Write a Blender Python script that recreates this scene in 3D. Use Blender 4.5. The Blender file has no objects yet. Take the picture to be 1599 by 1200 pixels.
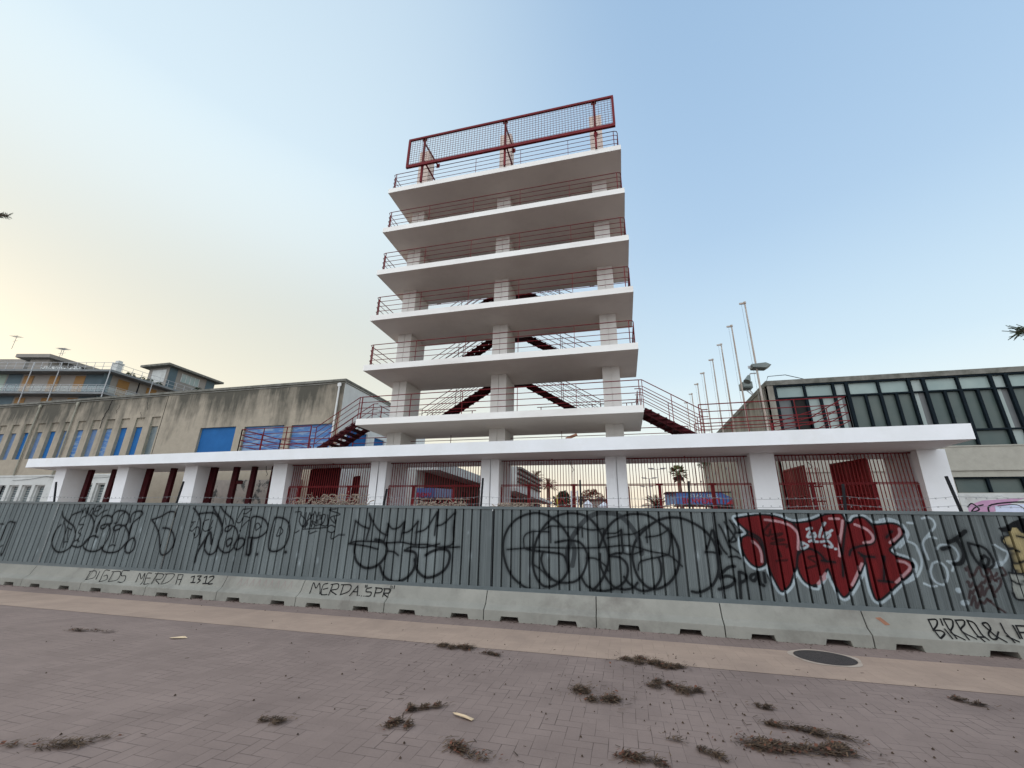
import bpy, math, random
import numpy as np
from mathutils import Vector, Matrix
scene = bpy.context.scene
R = math.radians
# ---------------------------------------------------------------- camera
CAM_YAW, CAM_PITCH, CAM_ROLL, CAM_H, CAM_F = 0.25228, 0.33011, 0.018373, 1.65, 656.45
cy, sy, cp, sp = math.cos(CAM_YAW), math.sin(CAM_YAW), math.cos(CAM_PITCH), math.sin(CAM_PITCH)
_f = Vector((-sy*cp, cy*cp, sp)); _r = Vector((cy, sy, 0)); _u = _r.cross(_f)
_r2 = _r*math.cos(CAM_ROLL)+_u*math.sin(CAM_ROLL); _u2 = -_r*math.sin(CAM_ROLL)+_u*math.cos(CAM_ROLL)
cd = bpy.data.cameras.new('camera'); cam = bpy.data.objects.new('camera', cd)
scene.collection.objects.link(cam)
cam.matrix_world = Matrix(((_r2.x,_u2.x,-_f.x,0),(_r2.y,_u2.y,-_f.y,0),(_r2.z,_u2.z,-_f.z,CAM_H),(0,0,0,1)))
cd.sensor_fit = 'HORIZONTAL'; cd.sensor_width = 36; cd.lens = 36*CAM_F/1599
cd.clip_start = 0.05; cd.clip_end = 3000
scene.camera = cam
# ---------------------------------------------------------------- world, sun, exposure
SUN_EL, SUN_AZ = 6.0, -80.0      # degrees; azimuth from +Y, clockwise positive
w = bpy.data.worlds.new('World'); scene.world = w; w.use_nodes = True
nt = w.node_tree; nt.nodes.clear()
sky = nt.nodes.new('ShaderNodeTexSky'); sky.sky_type = 'NISHITA'; sky.sun_disc = False
sky.sun_elevation = R(SUN_EL); sky.sun_rotation = R(SUN_AZ)
sky.air_density = 1.0; sky.dust_density = 1.5; sky.ozone_density = 1.5; sky.altitude = 10
bg = nt.nodes.new('ShaderNodeBackground'); bg.inputs[1].default_value = 0.05 * .7
nt.links.new(sky.outputs[0], bg.inputs[0])
# thin high haze lit by the low sun: colour by elevation, warmer and paler towards the sun's side
tc = nt.nodes.new('ShaderNodeTexCoord'); sp_ = nt.nodes.new('ShaderNodeSeparateXYZ'); nt.links.new(tc.outputs['Generated'], sp_.inputs[0])
def wm(op, a, b_=None, clamp=False):
    n = nt.nodes.new('ShaderNodeMath'); n.operation = op; n.use_clamp = clamp
    for i, x in enumerate((a, b_)):
        if x is None: continue
        if isinstance(x, (int, float)): n.inputs[i].default_value = x
        else: nt.links.new(x, n.inputs[i])
    return n.outputs[0]
el = wm('MULTIPLY', wm('ARCSINE', sp_.outputs[2]), 2/math.pi, True)
hl = wm('SQRT', wm('MAXIMUM', wm('SUBTRACT', 1, wm('MULTIPLY', sp_.outputs[2], sp_.outputs[2])), .0001))
dt = wm('ADD', wm('MULTIPLY', sp_.outputs[0], math.sin(R(-85))), wm('MULTIPLY', sp_.outputs[1], math.cos(R(-85))))
dt = wm('DIVIDE', dt, hl)
mr_ = nt.nodes.new('ShaderNodeMapRange'); mr_.interpolation_type = 'SMOOTHERSTEP'; nt.links.new(dt, mr_.inputs[0]); mr_.inputs[1].default_value = -.3; mr_.inputs[2].default_value = 1.02
fac = mr_.outputs[0]
def ramp(stops):
    r = nt.nodes.new('ShaderNodeValToRGB'); r.color_ramp.interpolation = 'B_SPLINE'
    while len(r.color_ramp.elements) < len(stops): r.color_ramp.elements.new(.5)
    for e, (deg, c) in zip(r.color_ramp.elements, stops): e.position = deg/90; e.color = (*c, 1)
    nt.links.new(el, r.inputs[0]); return r.outputs[0]
cool = ramp([(0,(.95,.80,.62)),(5,(.97,.90,.76)),(11,(.85,.92,.90)),(19,(.66,.83,.93)),(35,(.42,.60,.82)),(60,(.33,.50,.72)),(90,(.30,.46,.68))])
warm = ramp([(0,(.95,.72,.45)),(10,(.90,.83,.64)),(17,(.78,.74,.60)),(25,(.70,.71,.63)),(33,(.76,.84,.84)),(43,(.76,.91,.98)),(90,(.32,.48,.70))])
mxw = nt.nodes.new('ShaderNodeMixRGB'); nt.links.new(fac, mxw.inputs[0]); nt.links.new(cool, mxw.inputs[1]); nt.links.new(warm, mxw.inputs[2])
bg2 = nt.nodes.new('ShaderNodeBackground'); nt.links.new(mxw.outputs[0], bg2.inputs[0])
# sky behind the camera is boosted, fill light added for the front faces
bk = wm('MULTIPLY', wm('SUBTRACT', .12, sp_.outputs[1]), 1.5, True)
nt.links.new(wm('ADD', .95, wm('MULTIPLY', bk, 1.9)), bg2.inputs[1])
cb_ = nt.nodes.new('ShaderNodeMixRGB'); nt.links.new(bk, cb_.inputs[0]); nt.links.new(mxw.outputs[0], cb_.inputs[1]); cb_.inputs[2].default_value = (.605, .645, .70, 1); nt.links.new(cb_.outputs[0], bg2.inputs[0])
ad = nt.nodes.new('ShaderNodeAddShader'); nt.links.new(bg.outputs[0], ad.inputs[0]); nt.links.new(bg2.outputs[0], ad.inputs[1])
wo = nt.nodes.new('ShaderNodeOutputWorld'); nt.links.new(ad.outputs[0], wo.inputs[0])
sd = bpy.data.lights.new('sun', 'SUN'); sd.energy = 0.5; sd.angle = R(12); sd.color = (1, .86, .72)
so = bpy.data.objects.new('sun', sd); scene.collection.objects.link(so)
_d = Vector((math.sin(R(SUN_AZ))*math.cos(R(SUN_EL)), math.cos(R(SUN_AZ))*math.cos(R(SUN_EL)), math.sin(R(SUN_EL))))
so.rotation_euler = _d.to_track_quat('Z', 'Y').to_euler()
scene.view_settings.view_transform = 'Standard'; scene.view_settings.look = 'None'
scene.view_settings.exposure = 0.04; scene.view_settings.gamma = 1
random.seed(11)
# ---------------------------------------------------------------- helpers
COL = scene.collection
class MB:
    def __init__(s): s.v=[]; s.f=[]; s.mi=[]
    def add(s, vs, fs, m=0):
        n=len(s.v); s.v+= [tuple(v) for v in vs]; s.f+=[tuple(i+n for i in f) for f in fs]; s.mi+=[m]*len(fs)
    def box(s, x0,x1,y0,y1,z0,z1, m=0):
        s.add([(x0,y0,z0),(x1,y0,z0),(x1,y1,z0),(x0,y1,z0),(x0,y0,z1),(x1,y0,z1),(x1,y1,z1),(x0,y1,z1)],
              [(0,3,2,1),(4,5,6,7),(0,1,5,4),(1,2,6,5),(2,3,7,6),(3,0,4,7)], m)
    def quad(s,a,b,c,d,m=0): s.add([a,b,c,d],[(0,1,2,3)],m)
    def prism(s, poly, axis, a, b, m=0):
        # poly: list of 2D points in the other two axes (x:(y,z) y:(x,z) z:(x,y))
        def P(p,t):
            return {'x':(t,p[0],p[1]),'y':(p[0],t,p[1]),'z':(p[0],p[1],t)}[axis]
        n=len(poly); vs=[P(p,a) for p in poly]+[P(p,b) for p in poly]
        fs=[tuple(range(n)),tuple(range(2*n-1,n-1,-1))]+[(i,(i+1)%n,n+(i+1)%n,n+i) for i in range(n)]
        s.add(vs,fs,m)
    def beam(s, p, q, w, h, m=0, up=(0,0,1)):
        p=Vector(p); q=Vector(q); d=(q-p).normalized(); up=Vector(up)
        if abs(d.dot(up))>.98: up=Vector((0,1,0))
        r=d.cross(up).normalized(); u=r.cross(d)
        vs=[]
        for o in (p,q):
            for a,b in ((-1,-1),(1,-1),(1,1),(-1,1)): vs.append(o+r*a*w/2+u*b*h/2)
        s.add(vs,[(0,1,2,3),(7,6,5,4),(0,4,5,1),(1,5,6,2),(2,6,7,3),(3,7,4,0)],m)
    def tube(s, pts, r, n=6, m=0, r1=None, closed=False):
        pts=[Vector(p) for p in pts]; N=len(pts); base=len(s.v); rings=[]
        for i,p in enumerate(pts):
            if i==0: d=pts[1]-p
            elif i==N-1: d=p-pts[-2]
            else: d=(pts[i+1]-p).normalized()+(p-pts[i-1]).normalized()
            if d.length<1e-9: d=Vector((0,0,1))
            d.normalize(); a=Vector((0,0,1)) if abs(d.z)<.9 else Vector((1,0,0))
            u=d.cross(a).normalized(); v=d.cross(u)
            rr=r if r1 is None else r+(r1-r)*i/(N-1)
            rings.append([p+u*math.cos(2*math.pi*k/n)*rr+v*math.sin(2*math.pi*k/n)*rr for k in range(n)])
        vs=[q for ring in rings for q in ring]; fs=[]
        for i in range(N-1):
            for k in range(n):
                a=i*n+k; b=i*n+(k+1)%n; fs.append((a,b,b+n,a+n))
        fs.append(tuple(range(n-1,-1,-1))); fs.append(tuple((N-1)*n+k for k in range(n)))
        s.add(vs,fs,m)
    def build(s, name, mats, parent=None, smooth=False, bevel=0):
        if not isinstance(mats,(list,tuple)): mats=[mats]
        o0=Vector((0,0,0))
        pr=parent
        while pr is not None: o0+=pr.location; pr=pr.parent
        me=bpy.data.meshes.new(name)
        me.from_pydata([(v[0]-o0.x,v[1]-o0.y,v[2]-o0.z) for v in s.v],[],s.f)
        for m in mats: me.materials.append(m)
        if len(mats)>1: me.polygons.foreach_set('material_index', s.mi)
        if smooth: me.polygons.foreach_set('use_smooth',[True]*len(s.f))
        me.update(); me.validate()
        import bmesh
        bm=bmesh.new(); bm.from_mesh(me); bmesh.ops.recalc_face_normals(bm, faces=bm.faces); bm.to_mesh(me); bm.free()
        o=bpy.data.objects.new(name,me); COL.objects.link(o)
        if parent is not None: o.parent=parent
        if bevel:
            md=o.modifiers.new('bevel','BEVEL'); md.width=bevel; md.segments=2; md.limit_method='ANGLE'
        return o
def tag(o,label=None,cat=None,group=None,kind=None):
    if label: o['label']=label
    if cat: o['category']=cat
    if group: o['group']=group
    if kind: o['kind']=kind
    return o
def thing(name,label,cat,loc=(0,0,0),group=None):
    o=bpy.data.objects.new(name,None); COL.objects.link(o); o.location=loc; o.empty_display_size=.2
    return tag(o,label,cat,group)
def dup(root,loc,label=None):
    r=root.copy(); COL.objects.link(r); r.location=loc
    if label: r['label']=label
    for ch in list(root.children):
        c=ch.copy(); COL.objects.link(c); c.parent=r
        for g in list(ch.children):
            d=g.copy(); COL.objects.link(d); d.parent=c
    return r
# ---------------------------------------------------------------- materials
def nodes(name):
    m=bpy.data.materials.new(name); m.use_nodes=True; t=m.node_tree; b=t.nodes['Principled BSDF']
    return m,t,b
def N(t,ty,**kw):
    n=t.nodes.new(ty)
    for k,v in kw.items(): setattr(n,k,v)
    return n
def mat(name, c1, c2=None, scale=3.0, rough=.7, stretch=(1,1,1), metal=0, bump=0, detail=6, spec=.3, c3=None, c3scale=.7, c3pos=(.55,.7)):
    m,t,b=nodes(name); L=t.links
    b.inputs['Roughness'].default_value=rough; b.inputs['Metallic'].default_value=metal
    b.inputs['Specular IOR Level'].default_value=spec
    if c2 is None: c2=tuple(x*.86 for x in c1)
    g=N(t,'ShaderNodeNewGeometry'); mp=N(t,'ShaderNodeMapping'); mp.inputs['Scale'].default_value=stretch
    L.new(g.outputs['Position'],mp.inputs[0])
    n=N(t,'ShaderNodeTexNoise'); n.inputs['Scale'].default_value=scale; n.inputs['Detail'].default_value=detail; n.inputs['Roughness'].default_value=.65
    L.new(mp.outputs[0],n.inputs['Vector'])
    r=N(t,'ShaderNodeValToRGB'); r.color_ramp.elements[0].position=.33; r.color_ramp.elements[1].position=.68
    r.color_ramp.elements[0].color=(*c2,1); r.color_ramp.elements[1].color=(*c1,1)
    L.new(n.outputs[0],r.inputs[0]); out=r.outputs[0]
    if c3 is not None:
        n2=N(t,'ShaderNodeTexNoise'); n2.inputs['Scale'].default_value=c3scale; n2.inputs['Detail'].default_value=8; n2.inputs['Roughness'].default_value=.7
        L.new(mp.outputs[0],n2.inputs['Vector'])
        r2=N(t,'ShaderNodeValToRGB'); r2.color_ramp.elements[0].position=c3pos[0]; r2.color_ramp.elements[1].position=c3pos[1]
        L.new(n2.outputs[0],r2.inputs[0])
        mx=N(t,'ShaderNodeMixRGB'); L.new(r2.outputs[0],mx.inputs[0]); L.new(out,mx.inputs[1]); mx.inputs[2].default_value=(*c3,1); out=mx.outputs[0]
    L.new(out,b.inputs['Base Color'])
    if bump:
        bp=N(t,'ShaderNodeBump'); bp.inputs['Strength'].default_value=bump; bp.inputs['Distance'].default_value=.02
        n3=N(t,'ShaderNodeTexNoise'); n3.inputs['Scale'].default_value=scale*8; n3.inputs['Detail'].default_value=5
        L.new(g.outputs['Position'],n3.inputs['Vector']); L.new(n3.outputs[0],bp.inputs['Height']); L.new(bp.outputs[0],b.inputs['Normal'])
    return m
M={}
M['white']=mat('white_paint',(.76,.76,.76),(.70,.70,.69),scale=.8,rough=.75,c3=(.66,.64,.60),c3scale=.35,c3pos=(.5,.8),bump=.08)
M['slab']=mat('white_slab_paint',(.80,.78,.73),(.72,.69,.64),scale=.5,rough=.8,stretch=(.6,.6,1.5),c3=(.60,.55,.50),c3scale=.3,c3pos=(.5,.85),bump=.08)
M['soffit']=mat('warm_soffit',(.78,.71,.65),(.70,.63,.58),scale=.4,rough=.9,c3=(.60,.53,.48),c3scale=.3,c3pos=(.5,.85))  # undersides toned slightly browner than the slab edges
M['screed']=mat('roof_screed',(.24,.22,.20),(.17,.155,.14),scale=1,rough=.9)
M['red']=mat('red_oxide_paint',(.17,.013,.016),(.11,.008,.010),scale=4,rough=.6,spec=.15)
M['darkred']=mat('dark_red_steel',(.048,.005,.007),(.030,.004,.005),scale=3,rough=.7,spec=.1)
M['brightred']=mat('worn_red_paint',(.26,.016,.016),(.17,.012,.012),scale=3,rough=.5,stretch=(1,1,.4))
M['conc']=mat('barrier_concrete',(.27,.258,.222),(.205,.198,.170),scale=1.4,rough=.95,bump=.3,spec=.1,c3=(.13,.115,.10),c3scale=1.1,c3pos=(.5,.8))
M['black']=mat('black_marker',(.012,.012,.012),(.02,.02,.02),rough=.9,spec=.05)
M['iron']=mat('cast_iron',(.07,.055,.05),(.035,.03,.028),scale=20,rough=.6,bump=.5)
M['darksteel']=mat('dark_steel',(.02,.022,.024),(.014,.014,.016),rough=.8,spec=.08)
M['galv']=mat('galvanised',(.42,.42,.42),(.33,.33,.33),scale=6,rough=.5,metal=.3)
M['pole']=mat('weathered_white_pole',(.48,.45,.41),(.32,.23,.17),scale=2.2,rough=.7,stretch=(1,1,.5))
M['rust']=mat('rusty_steel',(.30,.14,.08),(.18,.08,.05),scale=4,rough=.8)
M['blue']=mat('blue_shutter_paint',(.022,.13,.34),(.018,.105,.28),scale=1.2,rough=.7,spec=.15)
M['bluefade']=mat('peeling_blue_paint',(.05,.15,.36),(.09,.19,.38),scale=2.5,rough=.6,stretch=(.7,1,4),c3=(.26,.34,.42),c3scale=1.5,c3pos=(.48,.62))
M['bluegrey']=mat('faded_blue_shutter',(.08,.15,.30),(.14,.20,.29),scale=3,rough=.6,stretch=(1,1,1.5))
M['grimglass']=mat('grimy_glass',(.10,.13,.14),(.16,.18,.17),scale=3,rough=.25,stretch=(1,1,.6))
M['jamb']=mat('olive_reveal',(.30,.28,.22),(.23,.22,.17),scale=3)
M['wallwhite']=mat('dirty_white_wall',(.52,.52,.49),(.44,.44,.41),scale=1.2,rough=.85,c3=(.32,.31,.29),c3scale=.8,c3pos=(.58,.75))
M['hallside']=mat('hall_side_plaster',(.72,.72,.68),(.60,.59,.56),scale=1.2,rough=.85,c3=(.32,.31,.28),c3scale=.6,c3pos=(.6,.72))
M['stained']=mat('mouldy_wall',(.34,.29,.25),(.24,.21,.18),scale=1.5,rough=.9,c3=(.06,.06,.055),c3scale=1.1,c3pos=(.52,.58))
M['leaf']=mat('foliage',(.055,.085,.03),(.03,.05,.02),scale=2,rough=.7)
M['drygrn']=mat('dark_foliage',(.035,.05,.022),(.02,.03,.015),scale=2,rough=.8)
M['autumn']=mat('reddish_foliage',(.16,.075,.035),(.09,.05,.03),scale=2,rough=.8)
M['palmleaf']=mat('palm_leaf',(.14,.16,.06),(.08,.10,.04),scale=2,rough=.6)
M['bark']=mat('bark',(.16,.10,.07),(.09,.06,.045),scale=5,rough=.9)
M['grille']=mat('grille_red_paint',(.19,.018,.019),(.13,.013,.014),scale=3,rough=.65,spec=.15)
M['mesh']=mat('rusty_wire_mesh',(.16,.06,.05),(.10,.05,.045),scale=3,rough=.8)
M['stub']=mat('worn_pinkish_render',(.60,.50,.43),(.50,.40,.34),scale=2,rough=.9)
M['colpaint']=mat('column_paint',(.72,.69,.64),(.64,.61,.56),scale=.8,rough=.8,c3=(.55,.50,.45),c3scale=.4,c3pos=(.5,.85))
M['needletan']=mat('tan_needles',(.14,.085,.048),(.08,.05,.03),scale=9,rough=.9)
M['needle']=mat('pine_needles_dry',(.065,.040,.024),(.035,.022,.015),scale=9,rough=.9)
M['leafred']=mat('dry_red_leaf',(.15,.055,.03),(.10,.038,.022),scale=9,rough=.8)
M['straw']=mat('dry_creeper',(.30,.235,.18),(.20,.155,.12),scale=6,rough=.9)
M['husk']=mat('pale_husk',(.62,.47,.30),(.5,.36,.22),scale=9,rough=.7)
M['frame']=mat('dark_window_frame',(.008,.014,.018),(.006,.010,.013),rough=.8,spec=.08)
M['aptwall']=mat('apartment_cladding',(.25,.225,.195),(.21,.19,.165),scale=.4,rough=.8)
M['aptblue']=mat('apartment_blue_grey',(.085,.12,.135),(.07,.10,.11),scale=.6,rough=.7)
M['aptslab']=mat('balcony_slab',(.20,.21,.205),(.14,.145,.145),scale=1,rough=.8)
M['aptgreen']=mat('apartment_green_grey',(.25,.30,.24),(.2,.25,.2),scale=1)
M['orange']=mat('orange_roller_shutter',(.26,.135,.035),(.21,.105,.03),scale=1.5,rough=.6,stretch=(1,1,6))
M['paleblue']=mat('kiosk_blue',(.09,.20,.48),(.07,.17,.42),scale=1.5,rough=.5)
M['palesky']=mat('kiosk_light_blue',(.30,.42,.62),(.25,.37,.58),scale=1.5,rough=.5)
M['signred']=mat('sign_red',(.62,.05,.07),(.55,.04,.06),rough=.5)
M['signpale']=mat('sign_pale',(.62,.72,.75),(.55,.66,.7),rough=.5)
M['shade']=mat('dark_cladding',(.06,.04,.035),(.035,.025,.022),rough=.7)
M['tentwhite']=mat('tent_white',(.62,.64,.67),(.56,.58,.61),rough=.6)
M['yellow']=mat('yellow_paint',(.60,.45,.06),(.5,.36,.05),rough=.5)
M['greenish']=mat('greenish_fixture',(.17,.19,.17),(.12,.14,.13),rough=.4)
M['antenna']=mat('antenna_grey',(.25,.25,.25),(.2,.2,.2),rough=.5)
# stained plaster of the hall: streaks hang from the parapet
def plaster(name, base, dark, ztop, depth, seam=False):
    m,t,b=nodes(name); L=t.links; b.inputs['Roughness'].default_value=.9; b.inputs['Specular IOR Level'].default_value=.15
    g=N(t,'ShaderNodeNewGeometry')
    def noise(scale,st,det=8,rg=.65):
        mp=N(t,'ShaderNodeMapping'); mp.inputs['Scale'].default_value=st; L.new(g.outputs['Position'],mp.inputs[0])
        n=N(t,'ShaderNodeTexNoise'); n.inputs['Scale'].default_value=scale; n.inputs['Detail'].default_value=det; n.inputs['Roughness'].default_value=rg
        L.new(mp.outputs[0],n.inputs['Vector']); return n.outputs[0]
    def math_(op,a,b_=None,clamp=False):
        n=N(t,'ShaderNodeMath',operation=op); n.use_clamp=clamp
        for i,x in enumerate((a,b_)):
            if x is None: continue
            if isinstance(x,(int,float)): n.inputs[i].default_value=x
            else: L.new(x,n.inputs[i])
        return n.outputs[0]
    sx=N(t,'ShaderNodeSeparateXYZ'); L.new(g.outputs['Position'],sx.inputs[0])
    h=math_('DIVIDE',math_('SUBTRACT',ztop,sx.outputs[2]),depth)     # 0 at the top
    streak=noise(1.0,(1.6,1.6,.22)); cloud=noise(.5,(1,1,1)); fine=noise(2.5,(1,1,1.0))
    patch=noise(.28,(1,1,.5),4)
    k=math_('ADD',math_('MULTIPLY',streak,1.5),math_('MULTIPLY',cloud,.9))
    k=math_('ADD',k,math_('MULTIPLY',patch,1.1))
    k=math_('SUBTRACT',k,math_('ADD',math_('MULTIPLY',h,.60),1.16))
    k=math_('MULTIPLY',k,1.9,True)
    r=N(t,'ShaderNodeValToRGB'); r.color_ramp.elements[0].position=.3; r.color_ramp.elements[1].position=.7
    r.color_ramp.elements[0].color=(*[x*.82 for x in base],1); r.color_ramp.elements[1].color=(*base,1)
    L.new(fine,r.inputs[0])
    mx=N(t,'ShaderNodeMixRGB'); L.new(k,mx.inputs[0]); L.new(r.outputs[0],mx.inputs[1]); mx.inputs[2].default_value=(*dark,1)
    L.new(mx.outputs[0],b.inputs['Base Color'])
    bp=N(t,'ShaderNodeBump'); bp.inputs['Strength'].default_value=.3; bp.inputs['Distance'].default_value=.03; L.new(noise(6,(1,1,1)),bp.inputs['Height']); L.new(bp.outputs[0],b.inputs['Normal'])
    return m
M['plaster']=plaster('stained_beige_plaster',(.355,.305,.235),(.085,.078,.062),10.5,2.9)
M['rplaster']=plaster('stained_pale_concrete',(.36,.34,.285),(.14,.12,.095),9.6,3.2)
M['parapet']=mat('mossy_parapet',(.20,.19,.165),(.09,.088,.07),scale=2,rough=.9)
# office glass panels
def glass(name,c1,c2,rough=.12):
    m,t,b=nodes(name); L=t.links
    g=N(t,'ShaderNodeNewGeometry'); n=N(t,'ShaderNodeTexNoise'); n.inputs['Scale'].default_value=.9; n.inputs['Detail'].default_value=3
    L.new(g.outputs['Position'],n.inputs['Vector'])
    r=N(t,'ShaderNodeValToRGB'); r.color_ramp.elements[0].color=(*c1,1); r.color_ramp.elements[1].color=(*c2,1); r.color_ramp.elements[0].position=.35; r.color_ramp.elements[1].position=.65
    L.new(n.outputs[0],r.inputs[0]); L.new(r.outputs[0],b.inputs['Base Color']); b.inputs['Roughness'].default_value=rough; b.inputs['Specular IOR Level'].default_value=.3
    return m
M['glassA']=glass('frosted_green_glass',(.22,.28,.26),(.28,.34,.31),.5)
M['glassB']=glass('dull_green_glass',(.055,.078,.070),(.080,.098,.084),.4)
M['glassC']=glass('pale_curtain_glass',(.26,.31,.285),(.31,.35,.325),.5)
M['glassD']=glass('grey_curtain_glass',(.10,.108,.108),(.13,.13,.125),.5)
M['void']=mat('dark_interior',(.015,.014,.013),(.02,.018,.016),rough=.9)
# paving: 2:1 herringbone blocks
def paving(name,c1,c2,joint,w,jw=.035,tone=1.0,jstr=1.0):
    m,t,b=nodes(name); L=t.links; b.inputs['Roughness'].default_value=.85; b.inputs['Specular IOR Level'].default_value=.2
    g=N(t,'ShaderNodeNewGeometry'); sx=N(t,'ShaderNodeSeparateXYZ'); L.new(g.outputs['Position'],sx.inputs[0])
    def mt(op,a,b_=None,c=None,clamp=False):
        n=N(t,'ShaderNodeMath',operation=op); n.use_clamp=clamp
        for i,x in enumerate((a,b_,c)):
            if x is None: continue
            if isinstance(x,(int,float)): n.inputs[i].default_value=x
            else: L.new(x,n.inputs[i])
        return n.outputs[0]
    nw=N(t,'ShaderNodeTexNoise'); nw.inputs['Scale'].default_value=1.3; L.new(g.outputs['Position'],nw.inputs['Vector'])
    wob=mt('MULTIPLY',mt('SUBTRACT',nw.outputs[0],.5),.25)
    X=mt('ADD',mt('DIVIDE',sx.outputs[0],w),wob); Y=mt('ADD',mt('DIVIDE',sx.outputs[1],w),wob)
    i=mt('FLOOR',X); j=mt('FLOOR',Y); fx=mt('SUBTRACT',X,i); fy=mt('SUBTRACT',Y,j)
    k=mt('FLOORED_MODULO',mt('SUBTRACT',i,j),4)
    horiz=mt('LESS_THAN',k,1.5)
    one=mt('COMPARE',k,1,.1); two=mt('COMPARE',k,2,.1)
    lx=mt('ADD',fx,one); ly=mt('ADD',fy,two)
    W=mt('ADD',horiz,1); Hh=mt('SUBTRACT',2,horiz)
    d=mt('MINIMUM',mt('MINIMUM',lx,mt('SUBTRACT',W,lx)),mt('MINIMUM',ly,mt('SUBTRACT',Hh,ly)))
    nj=N(t,'ShaderNodeTexNoise'); nj.inputs['Scale'].default_value=2.2; nj.inputs['Detail'].default_value=5; L.new(g.outputs['Position'],nj.inputs['Vector'])
    jwid=mt('MULTIPLY',mt('SUBTRACT',nj.outputs[0],.36,None,True),jw*3.2)
    jm=mt('SUBTRACT',1,mt('DIVIDE',d,mt('ADD',jwid,.0001)),None,True)
    jm=mt('MULTIPLY',jm,1.1,None,True)
    ci=mt('SUBTRACT',i,one); cj=mt('SUBTRACT',j,two)
    cb=N(t,'ShaderNodeCombineXYZ'); L.new(ci,cb.inputs[0]); L.new(cj,cb.inputs[1])
    wn=N(t,'ShaderNodeTexWhiteNoise',noise_dimensions='2D'); L.new(cb.outputs[0],wn.inputs['Vector'])
    n1=N(t,'ShaderNodeTexNoise'); n1.inputs['Scale'].default_value=.55; n1.inputs['Detail'].default_value=9; n1.inputs['Roughness'].default_value=.7; L.new(g.outputs['Position'],n1.inputs['Vector'])
    n2=N(t,'ShaderNodeTexNoise'); n2.inputs['Scale'].default_value=45; n2.inputs['Detail'].default_value=3; L.new(g.outputs['Position'],n2.inputs['Vector'])
    v=mt('ADD',mt('ADD',mt('MULTIPLY',wn.outputs[0],.14),mt('MULTIPLY',n1.outputs[0],1.1)),mt('MULTIPLY',n2.outputs[0],.35))
    n5=N(t,'ShaderNodeTexNoise'); n5.inputs['Scale'].default_value=.9; n5.inputs['Detail'].default_value=3; n5.inputs['Distortion'].default_value=1.5; L.new(g.outputs['Position'],n5.inputs['Vector'])
    v=mt('ADD',v,mt('MULTIPLY',mt('SUBTRACT',n5.outputs[0],.5),.9))
    v=mt('SUBTRACT',v,.33,None,True)
    r=N(t,'ShaderNodeValToRGB'); r.color_ramp.elements[0].position=.15; r.color_ramp.elements[1].position=.85
    r.color_ramp.elements[0].color=(*c2,1); r.color_ramp.elements[1].color=(*c1,1); L.new(v,r.inputs[0])
    mx=N(t,'ShaderNodeMixRGB'); L.new(mt('MULTIPLY',jm,jstr),mx.inputs[0]); L.new(r.outputs[0],mx.inputs[1]); mx.inputs[2].default_value=(*joint,1)
    # small dark specks trodden into the surface
    vo=N(t,'ShaderNodeTexVoronoi'); vo.inputs['Scale'].default_value=3.2; L.new(g.outputs['Position'],vo.inputs['Vector'])
    spk=mt('MULTIPLY',mt('LESS_THAN',vo.outputs['Distance'],.03),.4)
    mx2=N(t,'ShaderNodeMixRGB'); L.new(spk,mx2.inputs[0]); L.new(mx.outputs[0],mx2.inputs[1]); mx2.inputs[2].default_value=(.06,.045,.035,1)
    L.new(mx2.outputs[0],b.inputs['Base Color'])
    bp=N(t,'ShaderNodeBump'); bp.inputs['Strength'].default_value=.5; bp.inputs['Distance'].default_value=.006
    hh=mt('ADD',mt('MULTIPLY',mt('SUBTRACT',1,jm),.7),mt('MULTIPLY',n2.outputs[0],.3)); L.new(hh,bp.inputs['Height']); L.new(bp.outputs[0],b.inputs['Normal'])
    return m
M['paving']=paving('mauve_block_paving',(.268,.198,.168),(.186,.136,.116),(.065,.046,.04),.118,.045)
M['strip']=paving('cream_paving_strip',(.42,.30,.225),(.30,.215,.165),(.20,.145,.11),.16,.04,jstr=.6)
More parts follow.
